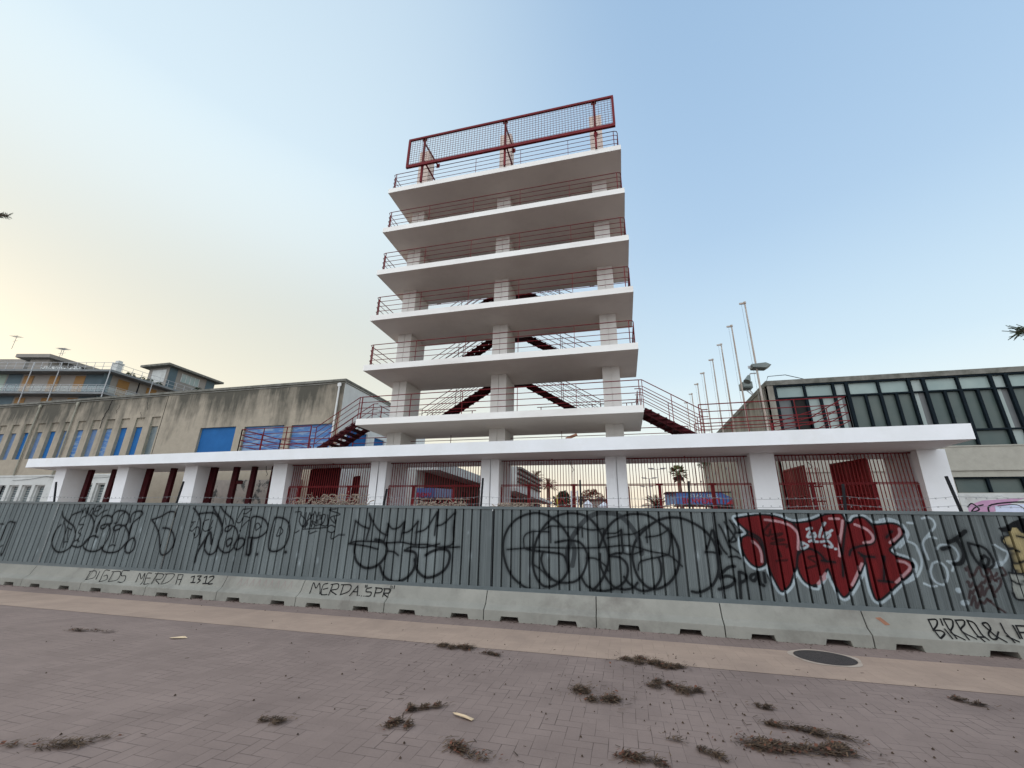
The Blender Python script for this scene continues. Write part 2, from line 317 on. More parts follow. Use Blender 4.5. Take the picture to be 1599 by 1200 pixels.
STROKES=[('k',0.028,[(-15.07,1.86),(-14.97,1.73),(-14.72,1.6),(-14.43,1.47),(-14.28,1.27),(-14.26,1.11),(-14.34,0.95),(-14.49,0.86),(-14.69,0.83),(-14.9,0.9),(-15.05,1.04),(-15.1,1.21),(-15.06,1.41),(-14.95,1.52)]),('k',0.028,[(-13.98,1.79),(-13.8,1.67),(-13.7,1.48),(-13.72,1.26),(-13.82,1.07),(-13.99,0.98),(-14.16,0.98),(-14.3,1.01)]),('k',0.028,[(-13.57,1.36),(-13.58,1.53),(-13.5,1.73),(-13.35,1.78),(-13.17,1.73),(-13.12,1.58),(-13.32,1.56),(-13.45,1.51),(-13.42,1.45),(-13.31,1.46),(-13.24,1.55),(-13.12,1.46),(-13.07,1.3),(-13.12,1.11),(-13.24,0.94),(-13.49,0.88),(-13.75,0.93),(-13.86,1.02),(-13.82,1.14),(-13.63,1.26),(-13.44,1.23)]),('k',0.028,[(-13.17,1.78),(-13.05,1.89),(-12.82,1.9),(-12.61,1.81),(-12.55,1.66),(-12.63,1.54),(-12.87,1.55),(-13.0,1.49),(-12.95,1.41),(-12.79,1.45),(-12.67,1.54),(-12.48,1.41),(-12.37,1.22),(-12.46,1.06),(-12.6,0.92),(-12.85,0.87),(-13.09,0.9),(-13.23,0.99)]),('k',0.028,[(-12.38,1.24),(-12.42,1.48),(-12.37,1.62),(-12.22,1.74),(-12.14,1.84),(-12.23,1.9),(-12.41,1.88),(-12.5,1.79),(-12.48,1.62)]),('k',0.028,[(-12.35,1.17),(-12.24,1.24),(-12.13,1.16),(-12.1,1.0),(-12.2,0.89),(-12.33,0.9),(-12.42,1.04),(-12.35,1.17)]),('k',0.028,[(-16.78,1.55),(-17.07,1.54),(-17.1,1.09)]),('k',0.028,[(-16.78,1.55),(-16.81,0.74),(-16.89,0.74)]),('k',0.028,[(-14.71,1.66),(-14.63,1.79),(-14.38,1.87)]),('k',0.018,[(-14.89,1.61),(-14.76,1.46),(-14.68,1.24),(-14.59,0.95)]),('k',0.018,[(-14.69,1.46),(-14.49,1.39)]),('k',0.018,[(-14.61,1.39),(-14.53,1.15)]),('k',0.018,[(-14.62,1.08),(-14.49,1.1)]),('k',0.018,[(-14.36,1.94),(-14.28,1.82),(-14.24,1.97),(-14.14,1.82),(-14.15,1.99),(-14.04,1.79),(-13.96,1.97),(-13.86,1.8),(-13.83,2.0),(-13.65,2.0),(-13.75,1.9),(-13.91,1.87),(-13.72,1.75),(-13.56,1.87),(-13.41,1.92)]),('k',0.018,[(-14.1,1.77),(-14.23,1.71),(-14.27,1.54),(-14.09,1.53),(-14.2,1.35),(-14.08,1.28),(-14.14,1.16)]),('k',0.018,[(-14.3,1.08),(-14.17,1.14),(-14.06,1.11)]),('k',0.018,[(-12.75,1.89),(-12.89,1.76),(-12.92,1.61),(-13.02,1.59)]),('k',0.018,[(-12.91,1.4),(-12.85,1.12)]),('k',0.018,[(-12.97,1.01),(-12.86,1.06),(-12.75,1.04)]),('k',0.018,[(-17.36,1.51),(-17.23,1.5)]),('k',0.018,[(-17.0,0.91),(-16.94,0.94)]),('k',0.026,[(-11.77,1.69),(-11.5,1.77),(-11.26,1.89),(-11.07,1.88),(-11.04,1.78)]),('k',0.026,[(-11.77,1.69),(-11.57,1.54),(-11.38,1.33),(-11.27,1.09),(-11.18,0.91),(-11.07,0.87),(-10.92,0.96),(-10.85,1.14),(-10.92,1.34),(-11.11,1.48),(-11.32,1.5)]),('k',0.026,[(-10.51,1.99),(-10.32,1.85),(-10.18,1.67),(-10.11,1.4),(-10.04,1.14)]),('k',0.026,[(-10.32,1.85),(-9.99,1.88),(-9.81,1.86),(-9.66,1.75),(-9.49,1.55),(-9.45,1.42),(-9.5,1.24),(-9.46,1.09),(-9.28,0.98),(-9.12,1.0),(-9.01,1.1),(-8.97,1.25),(-8.96,1.38),(-9.07,1.53),(-9.23,1.59),(-9.36,1.55),(-9.38,1.47),(-9.28,1.46),(-9.19,1.55)]),('k',0.026,[(-9.95,2.09),(-9.84,1.95),(-9.63,1.77),(-9.53,1.64)]),('k',0.026,[(-9.71,2.08),(-9.56,1.93),(-9.38,1.82),(-9.23,1.73),(-9.17,1.64)]),('k',0.026,[(-9.9,1.21),(-9.86,1.04),(-9.69,0.92),(-9.54,0.98),(-9.5,1.13)]),('k',0.026,[(-9.24,1.14),(-9.26,1.25),(-9.15,1.3),(-9.1,1.23),(-9.18,1.12),(-9.24,1.14)]),('k',0.026,[(-9.02,1.15),(-8.94,1.28),(-8.81,1.31),(-8.74,1.24),(-8.79,1.11),(-8.91,1.05),(-8.99,1.1)]),('k',0.026,[(-8.65,1.33),(-8.4,1.33),(-8.21,1.42),(-8.15,1.57),(-8.26,1.72),(-8.47,1.8),(-8.66,1.78),(-8.66,1.58),(-8.63,1.35)]),('k',0.026,[(-8.53,1.31),(-8.5,0.97),(-8.61,0.96)]),('k',0.026,[(-8.61,0.96),(-8.65,1.33)]),('k',0.026,[(-8.0,1.79),(-8.02,1.64),(-8.04,1.38),(-8.0,1.09),(-7.8,1.05),(-7.61,1.14),(-7.52,1.35),(-7.54,1.58),(-7.66,1.73),(-7.86,1.79),(-8.0,1.78)]),('k',0.04,[(-10.06,0.75),(-10.05,0.95),(-9.93,1.21),(-9.86,1.36),(-9.79,1.41),(-9.7,1.17)]),('k',0.04,[(-8.32,0.97),(-8.3,0.97)]),('k',0.04,[(-7.54,1.04),(-7.52,1.04)]),('k',0.04,[(-8.54,1.28),(-8.52,0.99)]),('k',0.016,[(-10.34,1.66),(-10.46,1.65),(-10.39,1.62),(-10.45,1.49),(-10.36,1.44),(-10.27,1.54),(-10.17,1.51),(-10.15,1.36),(-10.24,1.29),(-10.3,1.4)]),('k',0.016,[(-9.94,1.72),(-10.08,1.67),(-10.05,1.49),(-9.92,1.45),(-9.84,1.59),(-9.82,1.7),(-9.86,1.45),(-9.8,1.54)]),('k',0.016,[(-8.97,1.97),(-9.06,1.8),(-9.08,1.67),(-8.97,1.67),(-8.92,1.8),(-8.78,1.79),(-8.73,1.74),(-8.87,1.6),(-8.94,1.47)]),('k',0.016,[(-8.97,1.97),(-8.74,1.98),(-8.85,1.87),(-8.94,1.87)]),('k',0.016,[(-9.45,1.76),(-9.39,1.61)]),('k',0.016,[(-8.48,1.5),(-8.51,1.63),(-8.43,1.65),(-8.37,1.57),(-8.47,1.49)]),('k',0.016,[(-7.81,1.58),(-7.85,1.38),(-7.73,1.43),(-7.71,1.51),(-7.81,1.58)]),('k',0.016,[(-7.46,1.92),(-7.29,1.91),(-7.31,1.72),(-7.16,1.59),(-7.16,1.91),(-7.12,1.57),(-7.06,1.91),(-6.96,1.59),(-6.93,1.94),(-6.81,1.62),(-6.99,1.73),(-6.69,1.65),(-6.75,1.83),(-6.63,1.86),(-6.66,1.68),(-6.75,1.65),(-6.55,1.63),(-6.57,1.86)]),('k',0.016,[(-7.18,1.54),(-6.52,1.59)]),('k',0.016,[(-7.36,1.46),(-7.27,1.51)]),('k',0.016,[(-7.02,1.49),(-6.97,1.45),(-6.76,1.53)]),('k',0.016,[(-6.37,2.0),(-6.55,1.97),(-6.25,1.88),(-6.49,1.81),(-6.34,1.68),(-6.4,1.84)]),('k',0.016,[(-6.53,1.6),(-6.43,1.64),(-6.33,1.58),(-6.37,1.49),(-6.5,1.51),(-6.53,1.6)]),('k',0.016,[(-6.4,1.48),(-6.39,1.35),(-6.24,1.42)]),('k',0.016,[(-7.32,1.88),(-7.07,1.67),(-7.19,1.59),(-6.96,1.88)]),('k',0.016,[(-6.83,1.91),(-6.89,1.57)]),('g',0.03,[(-6.21,1.44),(-6.07,1.44)]),('k',0.022,[(-5.93,1.26),(-5.76,1.31),(-5.35,1.32),(-4.99,1.3),(-4.65,1.32),(-4.34,1.28),(-4.06,1.29),(-3.73,1.24),(-3.32,1.26)]),('k',0.022,[(-5.9,1.26),(-5.48,1.22),(-5.21,1.17)]),('k',0.022,[(-5.83,1.74),(-5.85,1.46),(-5.88,1.27)]),('k',0.022,[(-5.83,1.74),(-5.66,1.64),(-5.46,1.58)]),('k',0.022,[(-5.5,1.9),(-5.44,1.7),(-5.47,1.54),(-5.5,1.36)]),('k',0.022,[(-5.49,1.87),(-5.34,1.67),(-5.17,1.52),(-5.0,1.45)]),('k',0.022,[(-5.01,1.69),(-4.89,1.59),(-4.74,1.62),(-4.63,1.73)]),('k',0.022,[(-5.0,1.68),(-5.03,1.48),(-5.06,1.33)]),('k',0.022,[(-4.63,1.73),(-4.65,1.51),(-4.67,1.34)]),('k',0.022,[(-4.65,1.51),(-4.48,1.55),(-4.3,1.75)]),('k',0.022,[(-4.3,1.75),(-4.31,1.54),(-4.31,1.28)]),('k',0.022,[(-4.32,1.53),(-4.09,1.61),(-3.87,1.95)]),('k',0.022,[(-3.87,1.95),(-3.88,1.72),(-3.89,1.48)]),('k',0.022,[(-3.86,1.67),(-3.71,1.71),(-3.45,1.95)]),('k',0.022,[(-3.45,1.95),(-3.48,1.63),(-3.48,1.32),(-3.73,1.24)]),('k',0.022,[(-4.96,1.14),(-4.8,1.12),(-4.69,1.06)]),('k',0.022,[(-4.5,1.2),(-4.36,1.24),(-4.11,1.23),(-3.77,1.31)]),('k',0.036,[(-5.77,1.26),(-5.76,1.09),(-5.67,0.9),(-5.47,0.79),(-5.27,0.8),(-5.09,0.9),(-4.97,1.09),(-4.99,1.23),(-5.12,1.34),(-5.28,1.36)]),('k',0.036,[(-5.09,0.83),(-5.0,0.67),(-4.84,0.57),(-4.65,0.55),(-4.44,0.64),(-4.3,0.81),(-4.27,1.02),(-4.32,1.13),(-4.55,1.16)]),('k',0.036,[(-4.3,0.99),(-4.24,0.81),(-4.09,0.68),(-3.93,0.66),(-3.72,0.74),(-3.57,0.88),(-3.52,1.07),(-3.57,1.18),(-3.73,1.21),(-3.92,1.16),(-4.06,1.08)]),('k',0.03,[(-1.56,0.54),(-1.75,0.52),(-1.98,0.6),(-2.22,0.79),(-2.36,1.1),(-2.38,1.4),(-2.26,1.68),(-2.03,1.87),(-1.7,1.95),(-1.4,1.87),(-1.18,1.69),(-1.04,1.48)]),('k',0.03,[(-1.04,1.4),(-1.1,1.14),(-1.08,0.91),(-1.25,0.69),(-1.45,0.6),(-1.61,0.64),(-1.73,0.81),(-1.77,1.04),(-1.73,1.33),(-1.61,1.6),(-1.4,1.83),(-1.17,1.93),(-0.94,1.95),(-0.69,1.89),(-0.5,1.7),(-0.38,1.45),(-0.31,1.17),(-0.38,0.91),(-0.5,0.71),(-0.63,0.58)]),('k',0.03,[(-0.47,1.34),(-0.34,1.63),(-0.14,1.84),(0.13,1.94),(0.43,1.93),(0.65,1.8),(0.84,1.62),(0.94,1.38),(0.94,1.13),(0.84,0.89),(0.67,0.72),(0.47,0.65),(0.32,0.7),(0.19,0.86),(0.13,1.08),(0.14,1.31),(0.26,1.54),(0.52,1.77),(0.78,1.88),(1.04,1.88),(1.28,1.78),(1.46,1.64),(1.58,1.42),(1.59,1.13),(1.56,0.94),(1.44,0.75),(1.24,0.64),(1.1,0.64)]),('g',0.06,[(-1.1,1.09),(-1.07,1.32),(-0.95,1.56),(-0.72,1.83),(-0.49,1.95),(-0.27,1.96),(-0.06,1.91),(0.12,1.74),(0.26,1.49),(0.29,1.24)]),('g',0.06,[(-1.0,1.43),(-0.95,1.25),(-1.0,0.99)]),('k',0.028,[(-1.32,1.4),(-1.07,1.44),(-0.85,1.41),(-0.73,1.26),(-0.72,1.08),(-0.81,0.85),(-0.95,0.72),(-1.17,0.68),(-1.36,0.72),(-1.53,0.87),(-1.6,1.07),(-1.57,1.21)]),('k',0.028,[(-1.9,1.26),(-1.7,1.23),(-1.41,1.21),(-1.19,1.18),(-1.11,1.06),(-1.08,0.89)]),('k',0.028,[(-0.05,1.65),(-0.05,1.43),(-0.05,1.25),(-0.18,1.23),(-0.29,1.18),(-0.1,1.16),(0.02,1.03),(0.0,0.83),(-0.13,0.68),(-0.35,0.59),(-0.56,0.58),(-0.74,0.65),(-0.84,0.8)]),('k',0.028,[(-0.05,0.83),(0.05,0.71),(0.24,0.61),(0.45,0.66),(0.59,0.83),(0.62,1.03),(0.59,1.18)]),('k',0.028,[(-0.47,1.21),(-0.47,1.01),(-0.36,0.77),(-0.19,0.63),(0.07,0.64),(0.18,0.74)]),('k',0.018,[(-2.3,1.24),(-1.99,1.27),(-1.7,1.3),(-1.27,1.3),(-0.79,1.31),(-0.41,1.33),(-0.09,1.37),(0.17,1.36),(0.47,1.28),(0.77,1.23),(0.98,1.05)]),('k',0.018,[(-1.95,1.29),(-1.95,1.49),(-1.79,1.59),(-1.45,1.59)]),('k',0.018,[(-1.76,1.6),(-1.77,1.31),(-1.78,0.99)]),('k',0.018,[(-1.55,1.63),(-1.41,1.7),(-1.18,1.69),(-0.91,1.68),(-0.9,1.56)]),('k',0.018,[(-1.41,1.7),(-1.41,1.39)]),('k',0.018,[(-1.77,0.99),(-1.58,0.87),(-1.42,0.72)]),('k',0.018,[(-0.84,1.69),(-0.62,1.64),(-0.38,1.67)]),('k',0.018,[(-0.79,1.7),(-0.79,1.51)]),('k',0.018,[(-0.37,1.65),(-0.4,1.52),(-0.35,1.58),(-0.16,1.59),(-0.05,1.65),(-0.08,1.56),(-0.32,1.5)]),('k',0.018,[(-0.02,1.57),(0.19,1.59),(0.41,1.72)]),('k',0.018,[(0.41,1.72),(0.41,1.44)]),('k',0.018,[(0.39,1.53),(0.63,1.57),(0.8,1.67)]),('k',0.018,[(0.81,1.7),(0.82,1.45),(0.77,1.24)]),('k',0.018,[(-0.73,1.13),(-0.56,1.13),(-0.38,1.01),(-0.33,0.92)]),('k',0.018,[(0.21,0.96),(0.25,1.09),(0.41,1.15),(0.59,1.19),(0.77,1.24)]),('k',0.018,[(-0.03,1.24),(0.11,1.22),(0.32,1.29)]),('k',0.022,[(1.4,1.29),(1.49,1.48),(1.56,1.68),(1.6,1.47),(1.66,1.28),(1.53,1.3),(1.4,1.3)]),('k',0.022,[(1.58,1.68),(1.68,1.39),(1.75,1.28)]),('k',0.022,[(1.69,1.77),(1.74,1.65),(1.81,1.39)]),('k',0.022,[(1.79,1.82),(1.87,1.67),(1.94,1.52),(1.84,1.49),(1.95,1.67),(1.88,1.85)]),('k',0.022,[(1.83,1.41),(1.96,1.3)]),('k',0.022,[(1.78,1.23),(1.9,1.24),(1.96,1.21)]),('k',0.022,[(1.95,1.79),(2.09,1.66),(1.96,1.64)]),('k',0.035,[(1.85,1.08),(1.75,1.06),(1.63,0.96),(1.59,0.88),(1.7,0.92),(1.81,0.89),(1.81,0.82),(1.71,0.75),(1.55,0.7)]),('k',0.035,[(1.91,0.99),(1.88,0.58)]),('k',0.035,[(1.94,0.99),(2.01,0.95),(2.0,0.87),(1.9,0.82)]),('k',0.035,[(2.17,0.97),(2.1,0.95),(2.08,0.89),(2.13,0.86),(2.19,0.94)]),('k',0.035,[(2.21,1.0),(2.22,0.83),(2.27,0.79)]),('k',0.035,[(2.3,0.99),(2.3,0.85)]),('k',0.035,[(2.37,0.96),(2.4,0.86)]),('w',0.018,[(4.81,1.92),(4.9,1.94),(4.96,1.89),(4.96,1.8),(4.87,1.7),(4.77,1.6),(4.72,1.5),(4.74,1.29)]),('w',0.018,[(4.77,1.6),(4.85,1.64),(4.93,1.61)]),('w',0.018,[(4.78,1.23),(4.72,1.1),(4.74,0.97),(4.84,0.92),(4.92,1.0),(4.95,1.13),(4.92,1.22),(4.86,1.26),(4.78,1.23)]),('w',0.018,[(4.59,0.93),(4.68,0.89),(4.75,0.9)]),('w',0.018,[(4.89,1.44),(4.96,1.51),(5.08,1.51),(5.15,1.45),(5.16,1.34),(5.1,1.27),(4.99,1.27)]),('w',0.018,[(5.0,1.26),(5.05,1.21),(5.02,1.13)]),('w',0.018,[(5.68,1.53),(5.75,1.47),(5.81,1.42),(5.75,1.31),(5.65,1.23),(5.58,1.2)]),('w',0.05,[(5.02,0.85),(5.03,0.85)]),('w',0.05,[(5.04,0.67),(5.08,0.68)]),('w',0.05,[(5.59,1.23),(5.67,1.26)]),('w',0.02,[(4.21,1.89),(4.35,1.91),(4.48,1.85),(4.54,1.76),(4.56,1.67),(4.5,1.57),(4.39,1.46)]),('w',0.02,[(4.59,1.85),(4.69,1.84)]),('w',0.02,[(4.49,1.57),(4.61,1.51),(4.64,1.38),(4.63,1.21),(4.52,1.03),(4.36,0.93)]),('k',0.04,[(5.09,1.56),(5.2,1.61),(5.35,1.73)]),('k',0.04,[(5.19,1.61),(5.23,1.52),(5.24,1.37),(5.17,1.25),(5.07,1.23)]),('k',0.04,[(4.97,1.45),(5.07,1.48)]),('k',0.026,[(5.34,1.55),(5.35,1.38),(5.41,1.22),(5.51,1.18),(5.59,1.26),(5.58,1.38),(5.52,1.49),(5.34,1.55)]),('k',0.026,[(5.5,1.37),(5.54,1.32),(5.51,1.24),(5.45,1.21),(5.43,1.27),(5.5,1.37)]),('k',0.026,[(6.1,2.01),(6.12,1.93)]),('m',0.022,[(5.2,1.17),(5.21,1.14),(5.25,1.2),(5.23,1.05),(5.29,1.08),(5.32,1.12),(5.37,1.19),(5.39,1.18),(5.4,1.07),(5.45,1.08),(5.5,1.17),(5.52,1.09),(5.55,1.07),(5.59,1.12)]),('m',0.022,[(5.17,0.97),(5.19,0.98),(5.19,0.9),(5.25,0.97),(5.26,0.91),(5.3,0.91),(5.37,0.98),(5.39,0.97),(5.45,1.05),(5.44,0.93),(5.5,1.07),(5.52,1.03),(5.55,1.0)]),('m',0.022,[(5.13,0.74),(5.18,0.85),(5.19,0.81),(5.23,0.86),(5.28,0.87),(5.28,0.77),(5.35,0.92),(5.33,0.79),(5.4,0.89),(5.43,0.9),(5.47,0.93),(5.47,0.78)]),('m',0.022,[(5.13,0.65),(5.21,0.78),(5.19,0.61),(5.26,0.71),(5.3,0.68),(5.36,0.74),(5.38,0.71),(5.4,0.72)]),('m',0.02,[(5.36,0.75),(5.44,0.65),(5.53,0.57)]),('m',0.02,[(5.53,1.01),(5.61,1.05),(5.59,0.96),(5.5,0.85)]),('m',0.02,[(5.68,1.2),(5.7,1.11),(5.64,1.08)])]
PIECE=[(1.97,1.89),(2.32,1.95),(2.55,1.95),(2.73,1.9),(2.89,1.83),(3.06,1.84),(3.23,1.88),(3.43,1.98),(3.42,1.97),(3.6,2.0),(3.68,1.97),(3.71,1.84),(3.79,1.85),(3.84,1.91),(3.96,1.93),(4.02,1.89),(4.09,1.82),(4.2,1.82),(4.34,1.84),(4.44,1.82),(4.5,1.76),(4.5,1.67),(4.41,1.58),(4.29,1.47),(4.24,1.41),(4.31,1.33),(4.42,1.29),(4.5,1.25),(4.51,1.16),(4.42,1.04),(4.25,0.91),(4.08,0.76),(3.93,0.65),(3.87,0.68),(3.85,0.82),(3.85,1.03),(3.85,1.21),(3.76,1.06),(3.62,0.85),(3.51,0.72),(3.43,0.67),(3.38,0.75),(3.32,0.94),(3.29,1.09),(3.21,0.98),(3.11,0.86),(3.01,0.82),(3.07,0.81),(2.96,0.84),(2.89,0.91),(2.85,1.02),(2.83,1.1),(2.73,0.92),(2.67,0.81),(2.54,0.71),(2.48,0.8),(2.41,1.01),(2.38,1.19),(2.34,1.13),(2.24,1.08),(2.13,1.12),(2.04,1.26),(2.01,1.43),(2.04,1.56),(2.13,1.61),(2.12,1.69),(2.03,1.79)]
PIECE_STROKES=[('k',0.022,[(2.83,1.1),(2.87,1.27),(2.91,1.33),(3.01,1.39),(3.09,1.4),(3.2,1.34),(3.28,1.22)]),('k',0.022,[(2.89,1.83),(2.96,1.69),(2.94,1.5),(2.89,1.33)]),('k',0.022,[(2.13,1.61),(2.26,1.56),(2.33,1.44),(2.36,1.27),(2.34,1.13)]),('k',0.022,[(2.38,1.19),(2.36,1.44),(2.32,1.56),(2.12,1.69)]),('k',0.022,[(3.71,1.84),(3.65,1.67),(3.59,1.47),(3.54,1.29),(3.49,0.99)]),('k',0.022,[(4.02,1.89),(4.08,1.79),(4.1,1.68),(4.06,1.56),(3.99,1.5),(3.82,1.46),(3.69,1.4),(3.65,1.32)]),('k',0.022,[(3.85,1.21),(3.85,1.31),(3.79,1.36)]),('k',0.022,[(3.82,1.31),(4.0,1.3)]),('k',0.022,[(4.14,1.31),(4.06,0.96)]),('k',0.022,[(3.98,0.94),(4.17,0.93)]),('k',0.022,[(4.24,1.61),(4.34,1.71)]),('k',0.022,[(3.22,1.22),(3.41,1.2)]),('d',0.022,[(2.53,1.81),(2.4,1.66),(2.48,1.6),(2.52,1.7)]),('d',0.022,[(2.53,1.62),(2.7,1.64),(2.52,1.55),(2.71,1.54),(2.49,1.47),(2.76,1.46),(2.73,1.42)]),('d',0.022,[(2.59,1.38),(2.62,1.26)]),('d',0.022,[(2.53,1.19),(2.7,1.21)]),('d',0.022,[(3.15,1.29),(3.03,1.26),(3.15,1.16),(2.98,1.09)]),('p',0.024,[(2.46,1.87),(2.68,1.84),(2.84,1.78),(2.93,1.67),(2.93,1.55),(2.9,1.39)]),('p',0.024,[(2.2,1.51),(2.28,1.42),(2.31,1.3),(2.3,1.17)]),('p',0.024,[(3.22,0.95),(3.1,0.86)]),('p',0.024,[(3.47,1.9),(3.61,1.9)]),('p',0.024,[(3.66,1.87),(3.61,1.7),(3.54,1.5),(3.5,1.3)]),('p',0.024,[(3.83,1.81),(3.96,1.75),(4.03,1.68),(4.05,1.6),(4.01,1.54),(3.9,1.52)]),('p',0.024,[(4.45,1.75),(4.44,1.67),(4.36,1.59),(4.27,1.53)]),('p',0.024,[(4.32,1.25),(4.41,1.23),(4.46,1.16),(4.37,1.06),(4.22,0.93)]),('p',0.024,[(3.8,1.19),(3.65,0.95),(3.59,0.86)]),('p',0.024,[(3.24,1.02),(3.11,0.86)]),('w',0.022,[(3.09,1.72),(3.17,1.74),(3.08,1.6),(3.16,1.6)]),('w',0.022,[(3.2,1.66),(3.21,1.62),(3.18,1.59),(3.16,1.63),(3.2,1.66)]),('w',0.022,[(3.39,1.83),(3.3,1.7),(3.26,1.6)]),('w',0.022,[(3.09,1.52),(3.17,1.55),(3.16,1.52),(3.22,1.52)]),('w',0.022,[(2.99,1.5),(2.96,1.4),(3.06,1.45),(2.99,1.5)]),('w',0.022,[(3.47,1.71),(3.36,1.63),(3.37,1.58),(3.43,1.64),(3.39,1.67),(3.32,1.6)]),('w',0.022,[(3.27,1.52),(3.38,1.53),(3.42,1.44),(3.31,1.46)]),('w',0.022,[(3.46,1.41),(3.47,1.41)]),('k',0.018,[(5.8,1.65),(5.79,1.58),(5.84,1.47),(5.83,1.33),(5.79,1.15)]),('k',0.018,[(5.86,1.52),(5.96,1.44)]),('k',0.018,[(5.89,1.42),(5.87,1.25),(5.88,1.13)]),('k',0.018,[(6.0,1.67),(6.08,1.65)]),('k',0.018,[(5.91,1.27),(5.99,1.31)]),('k',0.018,[(5.74,1.13),(5.91,1.11)]),('k',0.018,[(5.74,1.02),(5.83,0.97),(5.92,1.03)]),('k',0.018,[(5.7,0.84),(5.73,0.76),(5.86,0.75)]),('k',0.018,[(6.13,1.66),(6.24,1.67)]),('k',0.018,[(5.99,1.27),(6.07,1.29)])]
HAIR=[(5.8,1.78),(5.91,1.81),(6.01,1.88),(6.15,1.93),(6.36,1.97),(6.28,1.7),(6.14,1.7),(6.07,1.73),(6.04,1.8),(5.97,1.8),(5.92,1.72),(5.84,1.67),(5.84,1.72)]
SKIN=[(5.92,1.72),(5.97,1.8),(6.04,1.8),(6.07,1.73),(6.14,1.7),(6.28,1.7),(6.1,1.13),(5.91,1.12),(5.84,1.13),(5.81,1.21),(5.87,1.45),(5.82,1.5),(5.79,1.59),(5.84,1.67),(5.9,1.67)]
SHIRT=[(5.74,1.13),(5.84,1.13),(6.1,1.13),(5.99,0.77),(5.73,0.76),(5.71,0.87),(5.74,1.02)]
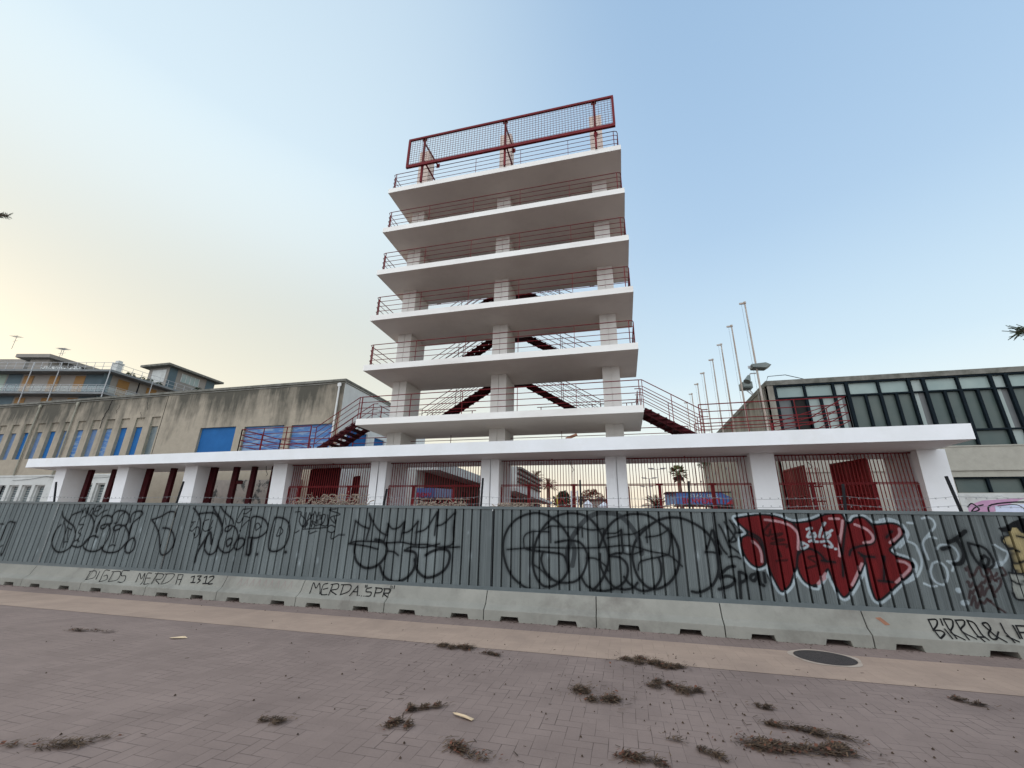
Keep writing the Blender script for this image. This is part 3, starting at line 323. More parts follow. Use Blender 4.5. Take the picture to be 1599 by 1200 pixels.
BTEXT=[(0.016,[(-13.241,0.694),(-13.175,-0.113)]),(0.016,[(-13.285,0.669),(-13.071,0.741),(-12.973,0.18),(-13.159,-0.11)]),(0.016,[(-12.939,0.744),(-12.868,-0.031)]),(0.016,[(-12.631,0.887),(-12.792,0.814),(-12.683,-0.18),(-12.528,0.029),(-12.612,0.426),(-12.699,0.319)]),(0.016,[(-12.473,0.773),(-12.381,-0.17)]),(0.016,[(-12.535,0.763),(-12.256,0.808),(-12.176,0.092),(-12.366,-0.167)]),(0.016,[(-11.986,0.944),(-12.201,0.909),(-12.14,0.461),(-11.992,0.44),(-11.933,-0.133),(-12.089,-0.135)]),(0.016,[(-11.547,-0.062),(-11.617,0.776),(-11.453,0.265),(-11.453,0.803),(-11.308,-0.237)]),(0.016,[(-11.244,0.838),(-11.367,0.772),(-11.252,-0.139),(-11.107,-0.113)]),(0.016,[(-11.323,0.376),(-11.192,0.4)]),(0.016,[(-11.053,0.869),(-11.012,-0.138)]),(0.016,[(-11.131,0.812),(-10.874,0.81),(-10.854,0.371),(-11.003,0.3),(-10.797,-0.098)]),(0.016,[(-10.767,0.872),(-10.74,-0.087)]),(0.016,[(-10.834,0.834),(-10.542,0.865),(-10.561,0.248),(-10.712,-0.082)]),(0.016,[(-10.413,0.843),(-10.317,-0.009)]),(0.016,[(-10.425,0.841),(-10.272,0.867),(-10.197,-0.071)]),(0.016,[(-10.333,0.419),(-10.234,0.437)]),(0.024,[(-9.997,0.695),(-9.916,0.796),(-9.865,0.246)]),(0.024,[(-9.917,0.219),(-9.794,0.242)]),(0.024,[(-9.832,0.81),(-9.722,0.829),(-9.756,0.565),(-9.678,0.45),(-9.726,0.186)]),(0.024,[(-9.615,0.718),(-9.557,0.858),(-9.495,0.229)]),(0.024,[(-9.56,0.2),(-9.425,0.225)]),(0.024,[(-9.473,0.786),(-9.379,0.888),(-9.341,0.681),(-9.41,0.219),(-9.286,0.226)]),(0.02,[(-6.62,-0.069),(-6.639,0.806),(-6.526,0.385),(-6.484,0.785),(-6.366,-0.065)]),(0.02,[(-6.277,0.824),(-6.378,0.658),(-6.337,-0.059),(-6.187,-0.076)]),(0.02,[(-6.338,0.325),(-6.233,0.442)]),(0.02,[(-6.139,-0.113),(-6.149,0.749)]),(0.02,[(-6.193,0.741),(-6.024,0.822),(-5.996,0.44),(-6.139,0.268),(-5.973,-0.031)]),(0.02,[(-5.873,-0.011),(-5.884,0.751)]),(0.02,[(-5.944,0.768),(-5.712,0.783),(-5.705,0.306),(-5.885,-0.032)]),(0.02,[(-5.652,-0.059),(-5.536,0.768),(-5.471,-0.021)]),(0.02,[(-5.615,0.277),(-5.489,0.302)]),(0.02,[(-5.436,0.004),(-5.423,0.007)]),(0.02,[(-5.378,-0.011),(-5.365,-0.009)]),(0.02,[(-5.321,-0.018),(-5.308,-0.015)]),(0.02,[(-5.358,0.85),(-5.348,0.661)]),(0.02,[(-5.324,0.856),(-5.314,0.667)]),(0.02,[(-5.2,0.689),(-5.303,0.575),(-5.294,0.341),(-5.179,0.318),(-5.181,0.039),(-5.275,-0.008)]),(0.02,[(-5.077,-0.031),(-5.089,0.711)]),(0.02,[(-5.115,0.677),(-4.957,0.642),(-4.96,0.362),(-5.079,0.291)]),(0.02,[(-4.887,0.008),(-4.889,0.655)]),(0.02,[(-4.916,0.65),(-4.762,0.633),(-4.766,0.355),(-4.884,0.284),(-4.764,0.007)]),(0.02,[(-4.741,0.872),(-4.734,0.686)]),(0.02,[(-4.69,0.928),(-4.685,0.695)]),(0.02,[(4.493,0.705),(4.492,0.211),(4.501,-0.343)]),(0.02,[(4.495,0.685),(4.595,0.71),(4.576,0.429),(4.488,0.094)]),(0.02,[(4.488,0.094),(4.588,0.101),(4.609,-0.066),(4.505,-0.342)]),(0.02,[(4.656,0.765),(4.647,0.408)]),(0.02,[(4.646,0.213),(4.655,-0.319)]),(0.02,[(4.694,0.774),(4.698,0.265),(4.71,-0.303)]),(0.02,[(4.699,0.776),(4.799,0.741),(4.772,0.401),(4.706,0.037),(4.803,-0.333)]),(0.02,[(4.841,0.751),(4.849,0.19),(4.857,-0.318)]),(0.02,[(4.839,0.731),(4.946,0.758),(4.93,0.519),(4.849,0.19),(4.961,-0.252)]),(0.02,[(4.992,0.769),(4.997,0.382),(5.015,-0.031),(5.034,-0.361)]),(0.02,[(4.992,0.769),(5.064,0.631),(5.079,0.062),(5.106,-0.267)]),(0.02,[(4.994,-0.131),(5.099,-0.12)]),(0.02,[(5.309,0.237),(5.223,-0.16),(5.161,-0.177),(5.174,0.125),(5.231,0.367),(5.227,0.673),(5.173,0.659),(5.167,0.542),(5.203,0.284),(5.243,-0.006),(5.304,-0.321)]),(0.02,[(5.394,0.715),(5.384,0.219),(5.397,-0.312)]),(0.02,[(5.376,0.031),(5.463,-0.257)]),(0.02,[(5.53,0.635),(5.513,-0.079)]),(0.02,[(5.567,0.626),(5.539,-0.072)]),(0.02,[(5.567,0.626),(5.686,0.63)]),(0.02,[(5.56,0.267),(5.629,0.278)])]
# ---------------------------------------------------------------- setting
b=MB(); b.quad((-600,-400,0),(600,-400,0),(600,1500,0),(-600,1500,0)); tag(b.build('ground',M['paving']),kind='structure')
b=MB(); b.quad((-60,6.68,.004),(40,6.68,.004),(40,7.95,.004),(-60,7.95,.004)); tag(b.build('path',M['strip']),kind='structure')
# ---------------------------------------------------------------- concrete barriers
def barrier_mesh(n1,n2,L=2.085):
    b=MB()
    prof=[(8.54,.085),(8.54,.18),(8.65,.26),(8.75,.49),(8.95,.49),(9.05,.26),(9.16,.18),(9.16,.085)]
    n=len(prof); vs=[(0,y,z) for y,z in prof]+[(L,y,z) for y,z in prof]
    fs=[tuple(range(n)),tuple(range(2*n-1,n-1,-1))]+[(i,(i+1)%n,n+(i+1)%n,n+i) for i in range(n-1)]
    b.add(vs,fs)
    a0,a1=n1; c0,c1=n2
    b.quad((a0,8.54,.085),(a1,8.54,.085),(a1,9.16,.085),(a0,9.16,.085)); b.quad((c0,8.54,.085),(c1,8.54,.085),(c1,9.16,.085),(c0,9.16,.085))
    for x0,x1,t0,t1 in ((0,a0,0,-.03),(a1,c0,.03,-.03),(c1,L,.03,0)):
        X0,X1=x0,x1
        lo0,lo1=x0+t0,x1+t1
        b.add([(X0,8.54,.085),(X1,8.54,.085),(lo1,8.54,-.02),(lo0,8.54,-.02),(X0,9.16,.085),(X1,9.16,.085),(lo1,9.16,-.02),(lo0,9.16,-.02)],
              [(0,1,2,3),(4,7,6,5),(0,3,7,4),(1,5,6,2)])
    return b
def smooth(pts,k=5):
    P=[np.array(p,float) for p in pts]
    if len(P)<3: return P
    out=[]; Q=[2*P[0]-P[1]]+P+[2*P[-1]-P[-2]]
    for i in range(1,len(Q)-2):
        for s in range(k):
            t=s/k; a,b_,c,d=Q[i-1],Q[i],Q[i+1],Q[i+2]
            out.append(.5*((2*b_)+(-a+c)*t+(2*a-5*b_+4*c-d)*t*t+(-a+3*b_-3*c+d)*t**3))
    out.append(P[-1]); return out
bl=['plain pale one beyond the far right tag','BIRRA & LIF in thin black letters, last barrier on the right','unwritten, below the right half of the red and white graffiti piece','unwritten, below the SPAM tag and the left half of the red piece',
 'unwritten, below the many looping black circles','unwritten, left of the middle, right of the quoted SPR','MERDA ... "SPR" written in black','faded pink marks only, between the two written ones',
 'MERDA 1312 end of the black lettering','DIGOS written in thin black letters','unwritten, left of the DIGOS lettering','cut by the left edge of the photo','farthest left, outside the photo']
lab=['concrete barrier on the far right carrying BIRRA & LIF in thin black letters','bare concrete barrier under the right half of the red and white graffiti piece',
 'bare concrete barrier under the left half of the red and white graffiti and Spam tag','bare concrete barrier below the chain of looping black circles, right of the fence seam',
 'bare concrete barrier just right of the one lettered MERDA ... "SPR"','concrete barrier lettered MERDA ... "SPR" in black','concrete barrier with only faint pink marks, left of the MERDA ... "SPR" one',
 'concrete barrier carrying the black number 1312','concrete barrier carrying the thin black word DIGOS','bare concrete barrier directly left of the one lettered DIGOS','bare concrete barrier reaching the left edge of the photo']
barriers=[]
x=3.63; i=0
rb=random.Random(5)
xs=[5.73+2.1*2,5.73+2.1,5.73]+[3.63-2.1*k for k in range(0,12)]
vis={3.63:0,1.53:1,-.57:2,-2.67:3,-4.77:4,-6.87:5,-8.97:6,-11.07:7,-13.17:8,-15.27:9,-17.37:10}
for X in xs:
    key=[k for k in vis if abs(k-X)<.05]
    if not key and not (X<-18 and X>-24) and X>6: pass
    j1=rb.uniform(-.06,.06); j2=rb.uniform(-.06,.06)
    m=barrier_mesh((.34+j1,.66+j1),(1.44+j2,1.76+j2))
    if key: lb=lab[vis[key[0]]]
    elif X>5: continue
    else: continue
    t=thing('concrete_barrier',lb,'barrier',(X,0,0),'concrete barriers lined up under the metal fence')
    o=m.build('barrier_body',M['conc'],None,bevel=.008); o.parent=t
    barriers.append((X,t))
def face(u,v,off=.004): # point on the sloping upper face of the barriers
    if v<0:
        t=min(1.6,-v/.41); return (u,8.65-.11*min(t,1)-off*.6,.26-.08*min(t,1)-.1*max(0,t-1)+off*.8)
    return (u,8.65+.10*v-off*.917,.26+.23*v+off*.4)
def ribbon(b,pts,w,fn):
    P=[np.array(p,float) for p in pts]
    for i in range(len(P)-1):
        a,c=P[i],P[i+1]; d=c-a; l=np.hypot(*d)
        if l<1e-6: continue
        d/=l; nrm=np.array([-d[1],d[0]])*w/2; a2=a-d*w*.25; c2=c+d*w*.25
        b.quad(fn(*(a2-nrm)),fn(*(c2-nrm)),fn(*(c2+nrm)),fn(*(a2+nrm)))
BT={}
for wd,pts in BTEXT:
    cx=sum(p[0] for p in pts)/len(pts)
    for X,t in barriers:
        if X<=cx<X+2.1: BT.setdefault(X,[]).append((wd,pts))
for X,t in barriers:
    if X in BT:
        b=MB(); layer=0
        for wd,pts in BT[X]:
            layer+=1; off=.004+.0004*layer
            q=[(p[0],p[1]*.23) for p in pts]; q=smooth(q,4) if len(q)>3 else q
            ribbon(b,q,wd,lambda u,v: face(u,max(-.6,min(1.0,v/.23)),off))
        b.build('painted_lettering',M['black'],t)
# rust mark on the bare barrier
b=MB(); b.add([face(3.78,.62),face(3.86,.66),face(3.95,.25),face(3.88,.22),face(3.83,.45)],[(0,1,2,3,4)]); b.build('rust_stain',M['rust'],barriers[0][1])
b=MB()
for k in range(9):
    u=-8.6+k*.17; ribbon(b,[(u,.05),(u+.05,.19),(u+.1,.06)],.012,lambda u,v: face(u,v/.23,.003))
for X,t in barriers:
    if abs(X+8.97)<.05: b.build('pink_marks',mat('pink_spray',(.25,.19,.17),(.22,.175,.155)),t)
# ---------------------------------------------------------------- corrugated fence with its spray paint
def fence_mat():
    m,t,b=nodes('painted_sheet_metal'); L=t.links
    a=N(t,'ShaderNodeAttribute',attribute_name='paint'); g=N(t,'ShaderNodeNewGeometry')
    mp=N(t,'ShaderNodeMapping'); mp.inputs['Scale'].default_value=(1,1,.35); L.new(g.outputs['Position'],mp.inputs[0])
    n=N(t,'ShaderNodeTexNoise'); n.inputs['Scale'].default_value=1.6; n.inputs['Detail'].default_value=7; L.new(mp.outputs[0],n.inputs['Vector'])
    r=N(t,'ShaderNodeValToRGB'); r.color_ramp.elements[0].position=.3; r.color_ramp.elements[1].position=.7; r.color_ramp.elements[0].color=(.74,.74,.74,1); r.color_ramp.elements[1].color=(1.12,1.12,1.12,1)
    L.new(n.outputs[0],r.inputs[0]); mx=N(t,'ShaderNodeMixRGB',blend_type='MULTIPLY'); mx.inputs[0].default_value=1
    L.new(a.outputs['Color'],mx.inputs[1]); L.new(r.outputs[0],mx.inputs[2])
    mp2=N(t,'ShaderNodeMapping'); mp2.inputs['Scale'].default_value=(9,1,.25); L.new(g.outputs['Position'],mp2.inputs[0])
    n4=N(t,'ShaderNodeTexNoise'); n4.inputs['Scale'].default_value=1.5; n4.inputs['Detail'].default_value=4; L.new(mp2.outputs[0],n4.inputs['Vector'])
    r4=N(t,'ShaderNodeValToRGB'); r4.color_ramp.elements[0].position=.3; r4.color_ramp.elements[1].position=.75; r4.color_ramp.elements[0].color=(.80,.80,.80,1); r4.color_ramp.elements[1].color=(1.18,1.17,1.15,1)
    L.new(n4.outputs[0],r4.inputs[0]); mx4=N(t,'ShaderNodeMixRGB',blend_type='MULTIPLY'); mx4.inputs[0].default_value=1; L.new(mx.outputs[0],mx4.inputs[1]); L.new(r4.outputs[0],mx4.inputs[2]); L.new(mx4.outputs[0],b.inputs['Base Color'])
    b.inputs['Roughness'].default_value=.7; b.inputs['Specular IOR Level'].default_value=.12
    return m
M['fence']=fence_mat()
COLS={'k':(.006,.007,.008),'g':(.022,.025,.027),'w':(.33,.38,.40),'m':(.03,.009,.009),'p':(.36,.21,.22),'d':(.030,.005,.005)}
def seg_dist(P,pts):
    d=np.full(len(P),9.)
    for a,c in zip(pts[:-1],pts[1:]):
        a=np.asarray(a,float); c=np.asarray(c,float); v=c-a; l=v@v
        if l<1e-12: continue
        x0,x1=min(a[0],c[0])-.25,max(a[0],c[0])+.25; m=(P[:,0]>x0)&(P[:,0]<x1)
        if not m.any(): continue
        Q=P[m]-a; t=np.clip((Q@v)/l,0,1); dd=np.hypot(*(Q-t[:,None]*v).T); d[m]=np.minimum(d[m],dd)
    return d
def inside(P,poly):
    r=np.zeros(len(P),bool); n=len(poly)
    for i in range(n):
        x0,y0=poly[i]; x1,y1=poly[(i+1)%n]
        c=((y0>P[:,1])!=(y1>P[:,1]))
        if y0!=y1:
            xi=(x1-x0)*(P[:,1]-y0)/(y1-y0)+x0; r^=c&(P[:,0]<xi)
    return r
def mixc(C,mask,c): 
    mask=np.clip(mask,0,1)[:,None]; return C*(1-mask)+np.array(c)[None]*mask
def strokes(P,C,S,aa=.011):
    for col,wd,pts in S:
        wd=wd*1.4+.006
        q=smooth(pts,4); xs_=[p[0] for p in q]
        if max(xs_)<P[:,0].min()-.2 or min(xs_)>P[:,0].max()+.2: continue
        d=seg_dist(P,q); al=.96 if col not in('g','m') else .8
        C=mixc(C,al*np.clip((wd/2+aa/2-d)/aa,0,1),COLS[col])
        if col=='k' and wd>.03: C=mixc(C,.3*np.clip(1-(d-wd/2)/.05,0,1)*(d>wd/2),COLS[col])
    return C
FENCE_LABEL=['grey corrugated fence section on the far right with the comic face and thin white loops','grey corrugated fence section carrying the big red and white graffiti piece marked 2018',
 'grey corrugated fence section covered with a chain of looping black circles','grey corrugated fence section with the black crown-like tag of three round lobes',
 'grey corrugated fence section with black tags ending in the letters P. D.','grey corrugated fence section with the bubbly black tag ending in an exclamation mark','grey corrugated fence section at the left edge of the photo with a black outlined bar']
edges=[10.0,5.83,1.6,-2.62,-6.83,-11.05,-15.3,-19.5]
pitch=.1915
flats=[.030,.052,.056,.060,.084,.088,.092,.116,.120,.124,.148,.152,.156,.178]
prof=[(0,0),(.0015,.09),(.0375,.09),(.039,0)]
for k in (.056,.088,.120,.152): prof+=[(k-.004,0),(k,-.004),(k+.004,0)]
prof=prof+[(.0440,0),(.072,0),(.104,0),(.136,0),(.170,0),(.181,0)]
prof.sort()
zt_at=lambda X: 2.05-.0045*(X+2.6)
for fi in range(len(edges)-1):
    xr,xl=edges[fi],edges[fi+1]; t=thing('corrugated_fence',FENCE_LABEL[fi],'fence',((xl+xr)/2,8.77,0),'corrugated metal fence panels standing on the concrete barriers')
    n=int((xr-xl)/pitch); off=(xr-xl-n*pitch)/2
    px=[xl]; py=[0.]
    for k in range(n):
        for a,d in prof: px.append(xl+off+k*pitch+a); py.append(d)
    px.append(xr-.012); py.append(0.)
    px=np.array(px); py=np.array(py); o_=np.argsort(px,kind='stable'); px=px[o_]; py=py[o_]
    ztop=zt_at(px); zb=.47; nz=118
    zz=np.linspace(0,1,nz)
    # slight waviness of the thin sheet
    wav=.006*np.sin(px*2.3+fi)+.004*np.sin(px*5.1)
    XX=np.repeat(px[None],nz,0); ZZ=zb+(ztop[None]-zb)*zz[:,None]; YY=8.768+py[None]+wav[None]*np.sin(zz[:,None]*3.14)
    V=np.stack([XX,YY,ZZ],-1).reshape(-1,3); nx=len(px)
    ii,jj=np.meshgrid(np.arange(nz-1),np.arange(nx-1),indexing='ij'); a=(ii*nx+jj).ravel()
    F=np.stack([a,a+1,a+1+nx,a+nx],-1)
    me=bpy.data.meshes.new('corrugated_sheet')
    me.from_pydata((V-np.array([(xl+xr)/2,8.77,0])).tolist(),[],F.tolist())
    P=np.stack([V[:,0],V[:,2]],-1)
    tint=(1.0,.92,1.0,1.06,1.03,1.10,1.16)[fi]; C=np.tile(np.array([[.124,.140,.139]])*tint,(len(P),1))
    colv=np.random.RandomState(fi).uniform(.9,1.1,nx); C=C*np.tile(colv,nz)[:,None]
    # dents / scrapes of bare paint
    rs=np.random.RandomState(fi+3)
    for _ in range(7):
        cx,cz=rs.uniform(xl,xr),rs.uniform(.8,1.7); s=rs.uniform(.015,.04)
        C=mixc(C,.6*np.exp(-(((P[:,0]-cx)/s)**2+((P[:,1]-cz)/(s*2.2))**2)),(.30,.34,.35))
    C=strokes(P,C,STROKES)
    poly=[tuple(p) for p in smooth(PIECE+[PIECE[0]],3)]
    if min(p[0] for p in poly)<xr+.2 and max(p[0] for p in poly)>xl-.2:
        d=seg_dist(P,poly); ins=inside(P,poly)
        halo=((~ins)&(d<.075))
        C=mixc(C,np.where(ins,0,np.clip((.062-d)/.012,0,1)),(.31,.36,.38))
        C=mixc(C,np.where(ins,1,np.clip((.022-d)/.01,0,1)),COLS['k'])
        C=mixc(C,np.where(ins,np.clip((d-.012)/.01,0,1),0),(.105,.0075,.0085))
    for pg,cc in ((SKIN,(.30,.245,.125)),(SHIRT,(.26,.27,.24)),(HAIR,COLS['k'])):
        if max(p[0] for p in pg)>xl-.1 and min(p[0] for p in pg)<xr+.1:
            C=mixc(C,inside(P,pg).astype(float),cc)
            C=mixc(C,np.clip((.012-seg_dist(P,pg+[pg[0]]))/.008,0,1),COLS['k'])
    C=strokes(P,C,PIECE_STROKES)
    at=me.attributes.new('paint','FLOAT_COLOR','POINT'); at.data.foreach_set('color',np.concatenate([C,np.ones((len(C),1))],1).astype(np.float32).ravel())
    me.materials.append(M['fence']); o=bpy.data.objects.new('corrugated_sheet',me); COL.objects.link(o); o.parent=t
    b=MB()   # top and bottom rails
    b.add([(xl,8.752,zt_at(xl)-.035),(xr,8.752,zt_at(xr)-.035),(xr,8.82,zt_at(xr)-.035),(xl,8.82,zt_at(xl)-.035),(xl,8.752,zt_at(xl)+.02),(xr,8.752,zt_at(xr)+.02),(xr,8.82,zt_at(xr)+.02),(xl,8.82,zt_at(xl)+.02)],
          [(0,3,2,1),(4,5,6,7),(0,1,5,4),(1,2,6,5),(2,3,7,6),(3,0,4,7)])
    M.setdefault('rail',mat('fence_rail_paint',(.105,.12,.12),(.08,.095,.096),scale=3,rough=.5))
    b.build('top_rail',M['rail'],t)
    b=MB(); b.box(xr-.03,xr+.02,8.785,8.90,.48,1.98); b.build('seam_backing',M['darksteel'],t)  # dark box added behind each seam to block light through the gap
    b=MB(); b.box(xl,xr,8.751,8.762,.475,.555); b.build('bottom_rail',M['rail'],t)
# posts carrying the barbed wire, behind the fence
pl=[(-18.15,2.61,-18.2,2.1,'leaning dark steel post left of the first white pillar, at the photo edge'),(-15.96,2.69,-15.75,2.1,'thin dark steel post standing in front of the leftmost white pillar'),
 (-11.22,2.67,-11.27,2.1,'thin dark steel post leaning in the second bay from the left'),(-5.21,2.45,-5.25,2.08,'thin dark steel post in the fifth bay, left of the blue kiosk'),
 (-2.91,2.67,-2.93,2.09,'thin dark steel post against the centre pillar under the tower'),(-.81,2.61,-.81,2.1,'thin dark steel post in the bay showing bare sky, right of the white pylon'),
 (1.28,2.57,1.24,2.08,'thin dark steel post rising in front of the blue welcome kiosk'),(3.85,2.5,3.80,2.07,'thin dark steel post in front of the red steel doors'),(5.40,2.62,5.46,2.05,'thin dark steel post beside the rightmost white pillar')]
tips=[]
for x1,z1,x0,z0,lb in pl:
    b=MB(); s=(z1-z0); dx=(x1-x0)/s; b.beam((x0-dx*(z0-.49),8.9,.49),(x1,8.9,z1),.035,.035); b.build('fence_post',M['darksteel']); o=bpy.context.scene.collection.objects[-1]
    tag(o,lb,'post','thin posts behind the fence'); tips.append((x1,z1))
b=MB(); rw=random.Random(2)
xsP=[-19.3,-15.9,-11.2,-5.25,-2.92,-.81,1.26,3.83,5.44,9.0]
for h in (2.28,2.14):
    pts=[]
    for a,c in zip(xsP[:-1],xsP[1:]):
        for k in range(8):
            s=k/8; pts.append((a+(c-a)*s,8.9,h-.05*math.sin(math.pi*s)+rw.uniform(-.006,.006)))
    pts.append((xsP[-1],8.9,h)); b.tube(pts,.003,4)
    xx=-19.2
    while xx<8.8:
        zc=h-.03; b.beam((xx-.012,8.9,zc-.014),(xx+.012,8.9,zc+.014),.004,.004); b.beam((xx-.012,8.9,zc+.014),(xx+.012,8.9,zc-.014),.004,.004); xx+=.14
tag(b.build('barbed_wire',M['antenna']),'two strands of thin barbed wire strung above the corrugated fence','barbed wire')
# dried creeper caught on the fence top
def creeper(x0,x1,h,seed,label,n=26):
    b=MB(); r=random.Random(seed)
    for k in range(n):
        x=r.uniform(x0,x1); z=2.08; p=[(x,8.83,z)]
        a=r.uniform(-2,2)
        for s in range(9):
            a+=r.uniform(-.8,.8); x+=.05*math.cos(a); z=max(2.07,min(2.08+h,z+.04*math.sin(a)+.008)); p.append((x,8.83+r.uniform(-.04,.04),z))
        b.tube(p,r.uniform(.004,.012),4)
    for k in range(n*5):
        x=r.uniform(x0,x1); z=2.07+abs(r.gauss(0,h*.38)); y=8.83+r.uniform(-.05,.05); s=r.uniform(.01,.04)
        b.quad((x,y,z),(x+s,y+r.uniform(-.02,.02),z+s*.3),(x+s*1.2,y,z+s),(x-s*.2,y+.01,z+s*.8))
    tag(b.build('dried_creeper',M['straw']),label,'dry creeper')
creeper(-7.25,-5.85,.24,1,'tangled pale dried creeper heaped on the fence top below the dark red grille',40)
creeper(-7.7,-7.35,.16,5,'small pale tuft of dried creeper on the fence top beside the fourth white pillar',8)
creeper(-4.5,-3.25,.14,2,'low pale dried creeper on the fence top left of the centre pillar',24)
creeper(-2.55,-1.75,.06,3,'thin strip of dried creeper lying on the fence top right of the centre pillar',14)
# ---------------------------------------------------------------- manhole and litter on the paving
b=MB(); n=40
b.add([(2.62,7.70,.010)]+[(2.62+.37*math.cos(2*math.pi*k/n),7.70+.37*math.sin(2*math.pi*k/n),.010) for k in range(n)],[(0,1+k,1+(k+1)%n) for k in range(n)])
t=thing('manhole_cover','round dark cast iron manhole cover set in the cream paving strip','manhole cover',(2.62,7.70,0))
b.build('iron_lid',M['iron'],t)
b=MB()
for k in range(n):
    a0,a1=2*math.pi*k/n,2*math.pi*(k+1)/n
    b.quad(*[(2.62+rr*math.cos(a),7.70+rr*math.sin(a),.008) for rr,a in ((.375,a0),(.43+.02*math.sin(5*a0),a0),(.43+.02*math.sin(5*a1),a1),(.375,a1))])
b.build('mortar_ring',mat('pale_mortar',(.48,.39,.31),(.36,.28,.22),scale=6,rough=.9),t)
def pile(x,y,a,bb,rot,n,seed,label,red=.12,name='leaf_pile'):
    b=MB(); r=random.Random(seed); ca,sa=math.cos(rot),math.sin(rot)
    nc=max(4,int(a*26)); sub=[(r.uniform(-1,1)*.9,r.gauss(0,.45),r.uniform(.12,.34)) for _ in range(nc)]
    n=int(n*1.1)
    for k in range(n):
        cu,cv,cs=sub[k%nc] if r.random()<.93 else (r.uniform(-1.3,1.3),r.gauss(0,1),.5)
        u=cu+r.gauss(0,cs*.55); v=cv+r.gauss(0,cs*1.5)
        ox=u*a; oy=v*bb+.12*a*math.sin(u*2.1+seed); px_,py_=x+ox*ca-oy*sa,y+ox*sa+oy*ca
        hh=.030*math.exp(-(((u-cu)/cs)**2))*r.random()+.010
        ang=rot+r.gauss(0,.9); l=r.uniform(.015,.07); w_=r.uniform(.002,.0055)
        dx,dy=math.cos(ang)*l,math.sin(ang)*l; nx_,ny_=-math.sin(ang)*w_,math.cos(ang)*w_
        q=r.random(); mi=0 if q<.5 else 2
        if r.random()<red*.5: nx_*=2.6; ny_*=2.6; dx*=.5; dy*=.5; mi=1
        z2=hh+r.uniform(-.01,.015)
        b.quad((px_-nx_,py_-ny_,hh),(px_+nx_,py_+ny_,hh),(px_+dx+nx_,py_+dy+ny_,max(.009,z2)),(px_+dx-nx_,py_+dy-ny_,max(.009,z2)),mi)
    tag(b.build(name,[M['needle'],M['leafred'],M['needletan']]),label,'leaf litter','heaps of dry pine needles on the paving')
pile(-2.50,6.55,.30,.11,-.05,900,1,'heap of dry needles at the edge of the cream strip, left of the middle')
pile(-1.95,6.40,.20,.04,-.2,220,2,'thin trail of dry crumbs just right of the heap left of the middle')
pile(.22,6.66,.36,.14,0,1500,3,'widest dense heap of dry needles lying on the cream strip')
pile(-.42,5.27,.28,.13,-.35,900,4,'loose two-lobed heap of dry needles on the mauve blocks, centre of the foreground')
pile(.46,5.79,.27,.10,-.35,800,5,'oblong heap of dry needles just below the one on the cream strip')
pile(1.30,4.62,.42,.09,-.05,1500,6,'long dark heap of needles with red leaves at the bottom right',.2)
pile(1.45,4.95,.36,.05,-.42,500,7,'narrow curved trail of needles above the long dark heap at the bottom right')
pile(-2.03,4.05,.10,.07,.2,350,8,'small tuft of pale dry leaves near the bottom, left of the straw husk',.3)
pile(-1.95,4.45,.16,.025,.75,350,9,'dark slanting streak of needles above the small leaf tuft')
pile(1.22,5.46,.10,.03,-.1,120,10,'tiny tuft of needles alone on the mauve blocks right of the middle')
pile(3.45,6.25,.22,.04,-.4,220,11,'small flat tuft of needles at the right below the cream strip')
pile(-3.05,3.85,.18,.05,.1,160,12,'faint scatter of brown needles left of the small leaf tuft')
pile(-8.2,5.66,.40,.05,0,260,13,'reddish thin heap of needles far left on the mauve blocks')
pile(.05,4.05,.22,.07,-.2,300,14,'scatter of needles and red leaves at the bottom centre',.35)
pile(.40,4.40,.26,.03,-.5,160,15,'thin twiggy trail of needles between the bottom centre and the long heap')
pile(-1.30,3.80,.26,.05,-.15,320,16,'brown litter with red leaves at the bottom, below the straw husk',.3)
pile(-4.4,3.0,.35,.05,.5,260,17,'faint dark streak of litter at the bottom left')
b=MB(); b.add([(-1.66,4.44,.012),(-1.60,4.40,.03),(-1.50,4.37,.03),(-1.42,4.36,.014),(-1.43,4.32,.014),(-1.52,4.345,.025),(-1.62,4.385,.02)],[(0,1,2,3,4,5,6)])
b.add([(-1.66,4.44,.011),(-1.60,4.40,.011),(-1.42,4.36,.011),(-1.43,4.32,.011)],[(0,1,2,3)])
tag(b.build('palm_husk',M['husk']),'pale straw-coloured husk lying on the mauve blocks','husk')
b=MB(); b.add([(-6.7,5.72,.012),(-6.5,5.80,.03),(-6.42,5.78,.013),(-6.6,5.68,.02)],[(0,1,2,3)])
tag(b.build('palm_husk',M['husk']),'small grey-white husk lying far left on the mauve blocks','husk')
b=MB(); r=random.Random(77)
for k in range(230):
    x=r.uniform(-9,6); y=r.uniform(2.6,8.4); s=r.uniform(.005,.011)
    if r.random()<.5: x=r.gauss(.6,1.6); y=r.gauss(5.2,.9)
    if y>8.45: continue
    z=.005
    b.add([(x-s,y-s*.7,z),(x+s,y-s,z),(x+s*.8,y+s,z),(x-s*.9,y+s*.8,z),(x,y,z+s*1.4)],[(0,1,4),(1,2,4),(2,3,4),(3,0,4)])
for k in range(90):   # twigs
    x=r.gauss(.2,2.4); y=r.gauss(5.4,1.1)
    if y<2.5 or y>8.4: continue
    a=r.uniform(0,3.1); l=r.uniform(.02,.07); b.beam((x,y,.009),(x+l*math.cos(a),y+l*math.sin(a),.009),.003,.003)
# litter gathered against the barrier foot
for k in range(420):
    x=r.uniform(-16,6); y=8.53-abs(r.gauss(0,.05)); a=r.uniform(0,3.1); l=r.uniform(.01,.05)
    b.beam((x,y,.009),(x+l*math.cos(a),y-abs(l*math.sin(a)),.009),.004,.004)
tag(b.build('ground_litter',M['needle']),kind='stuff')
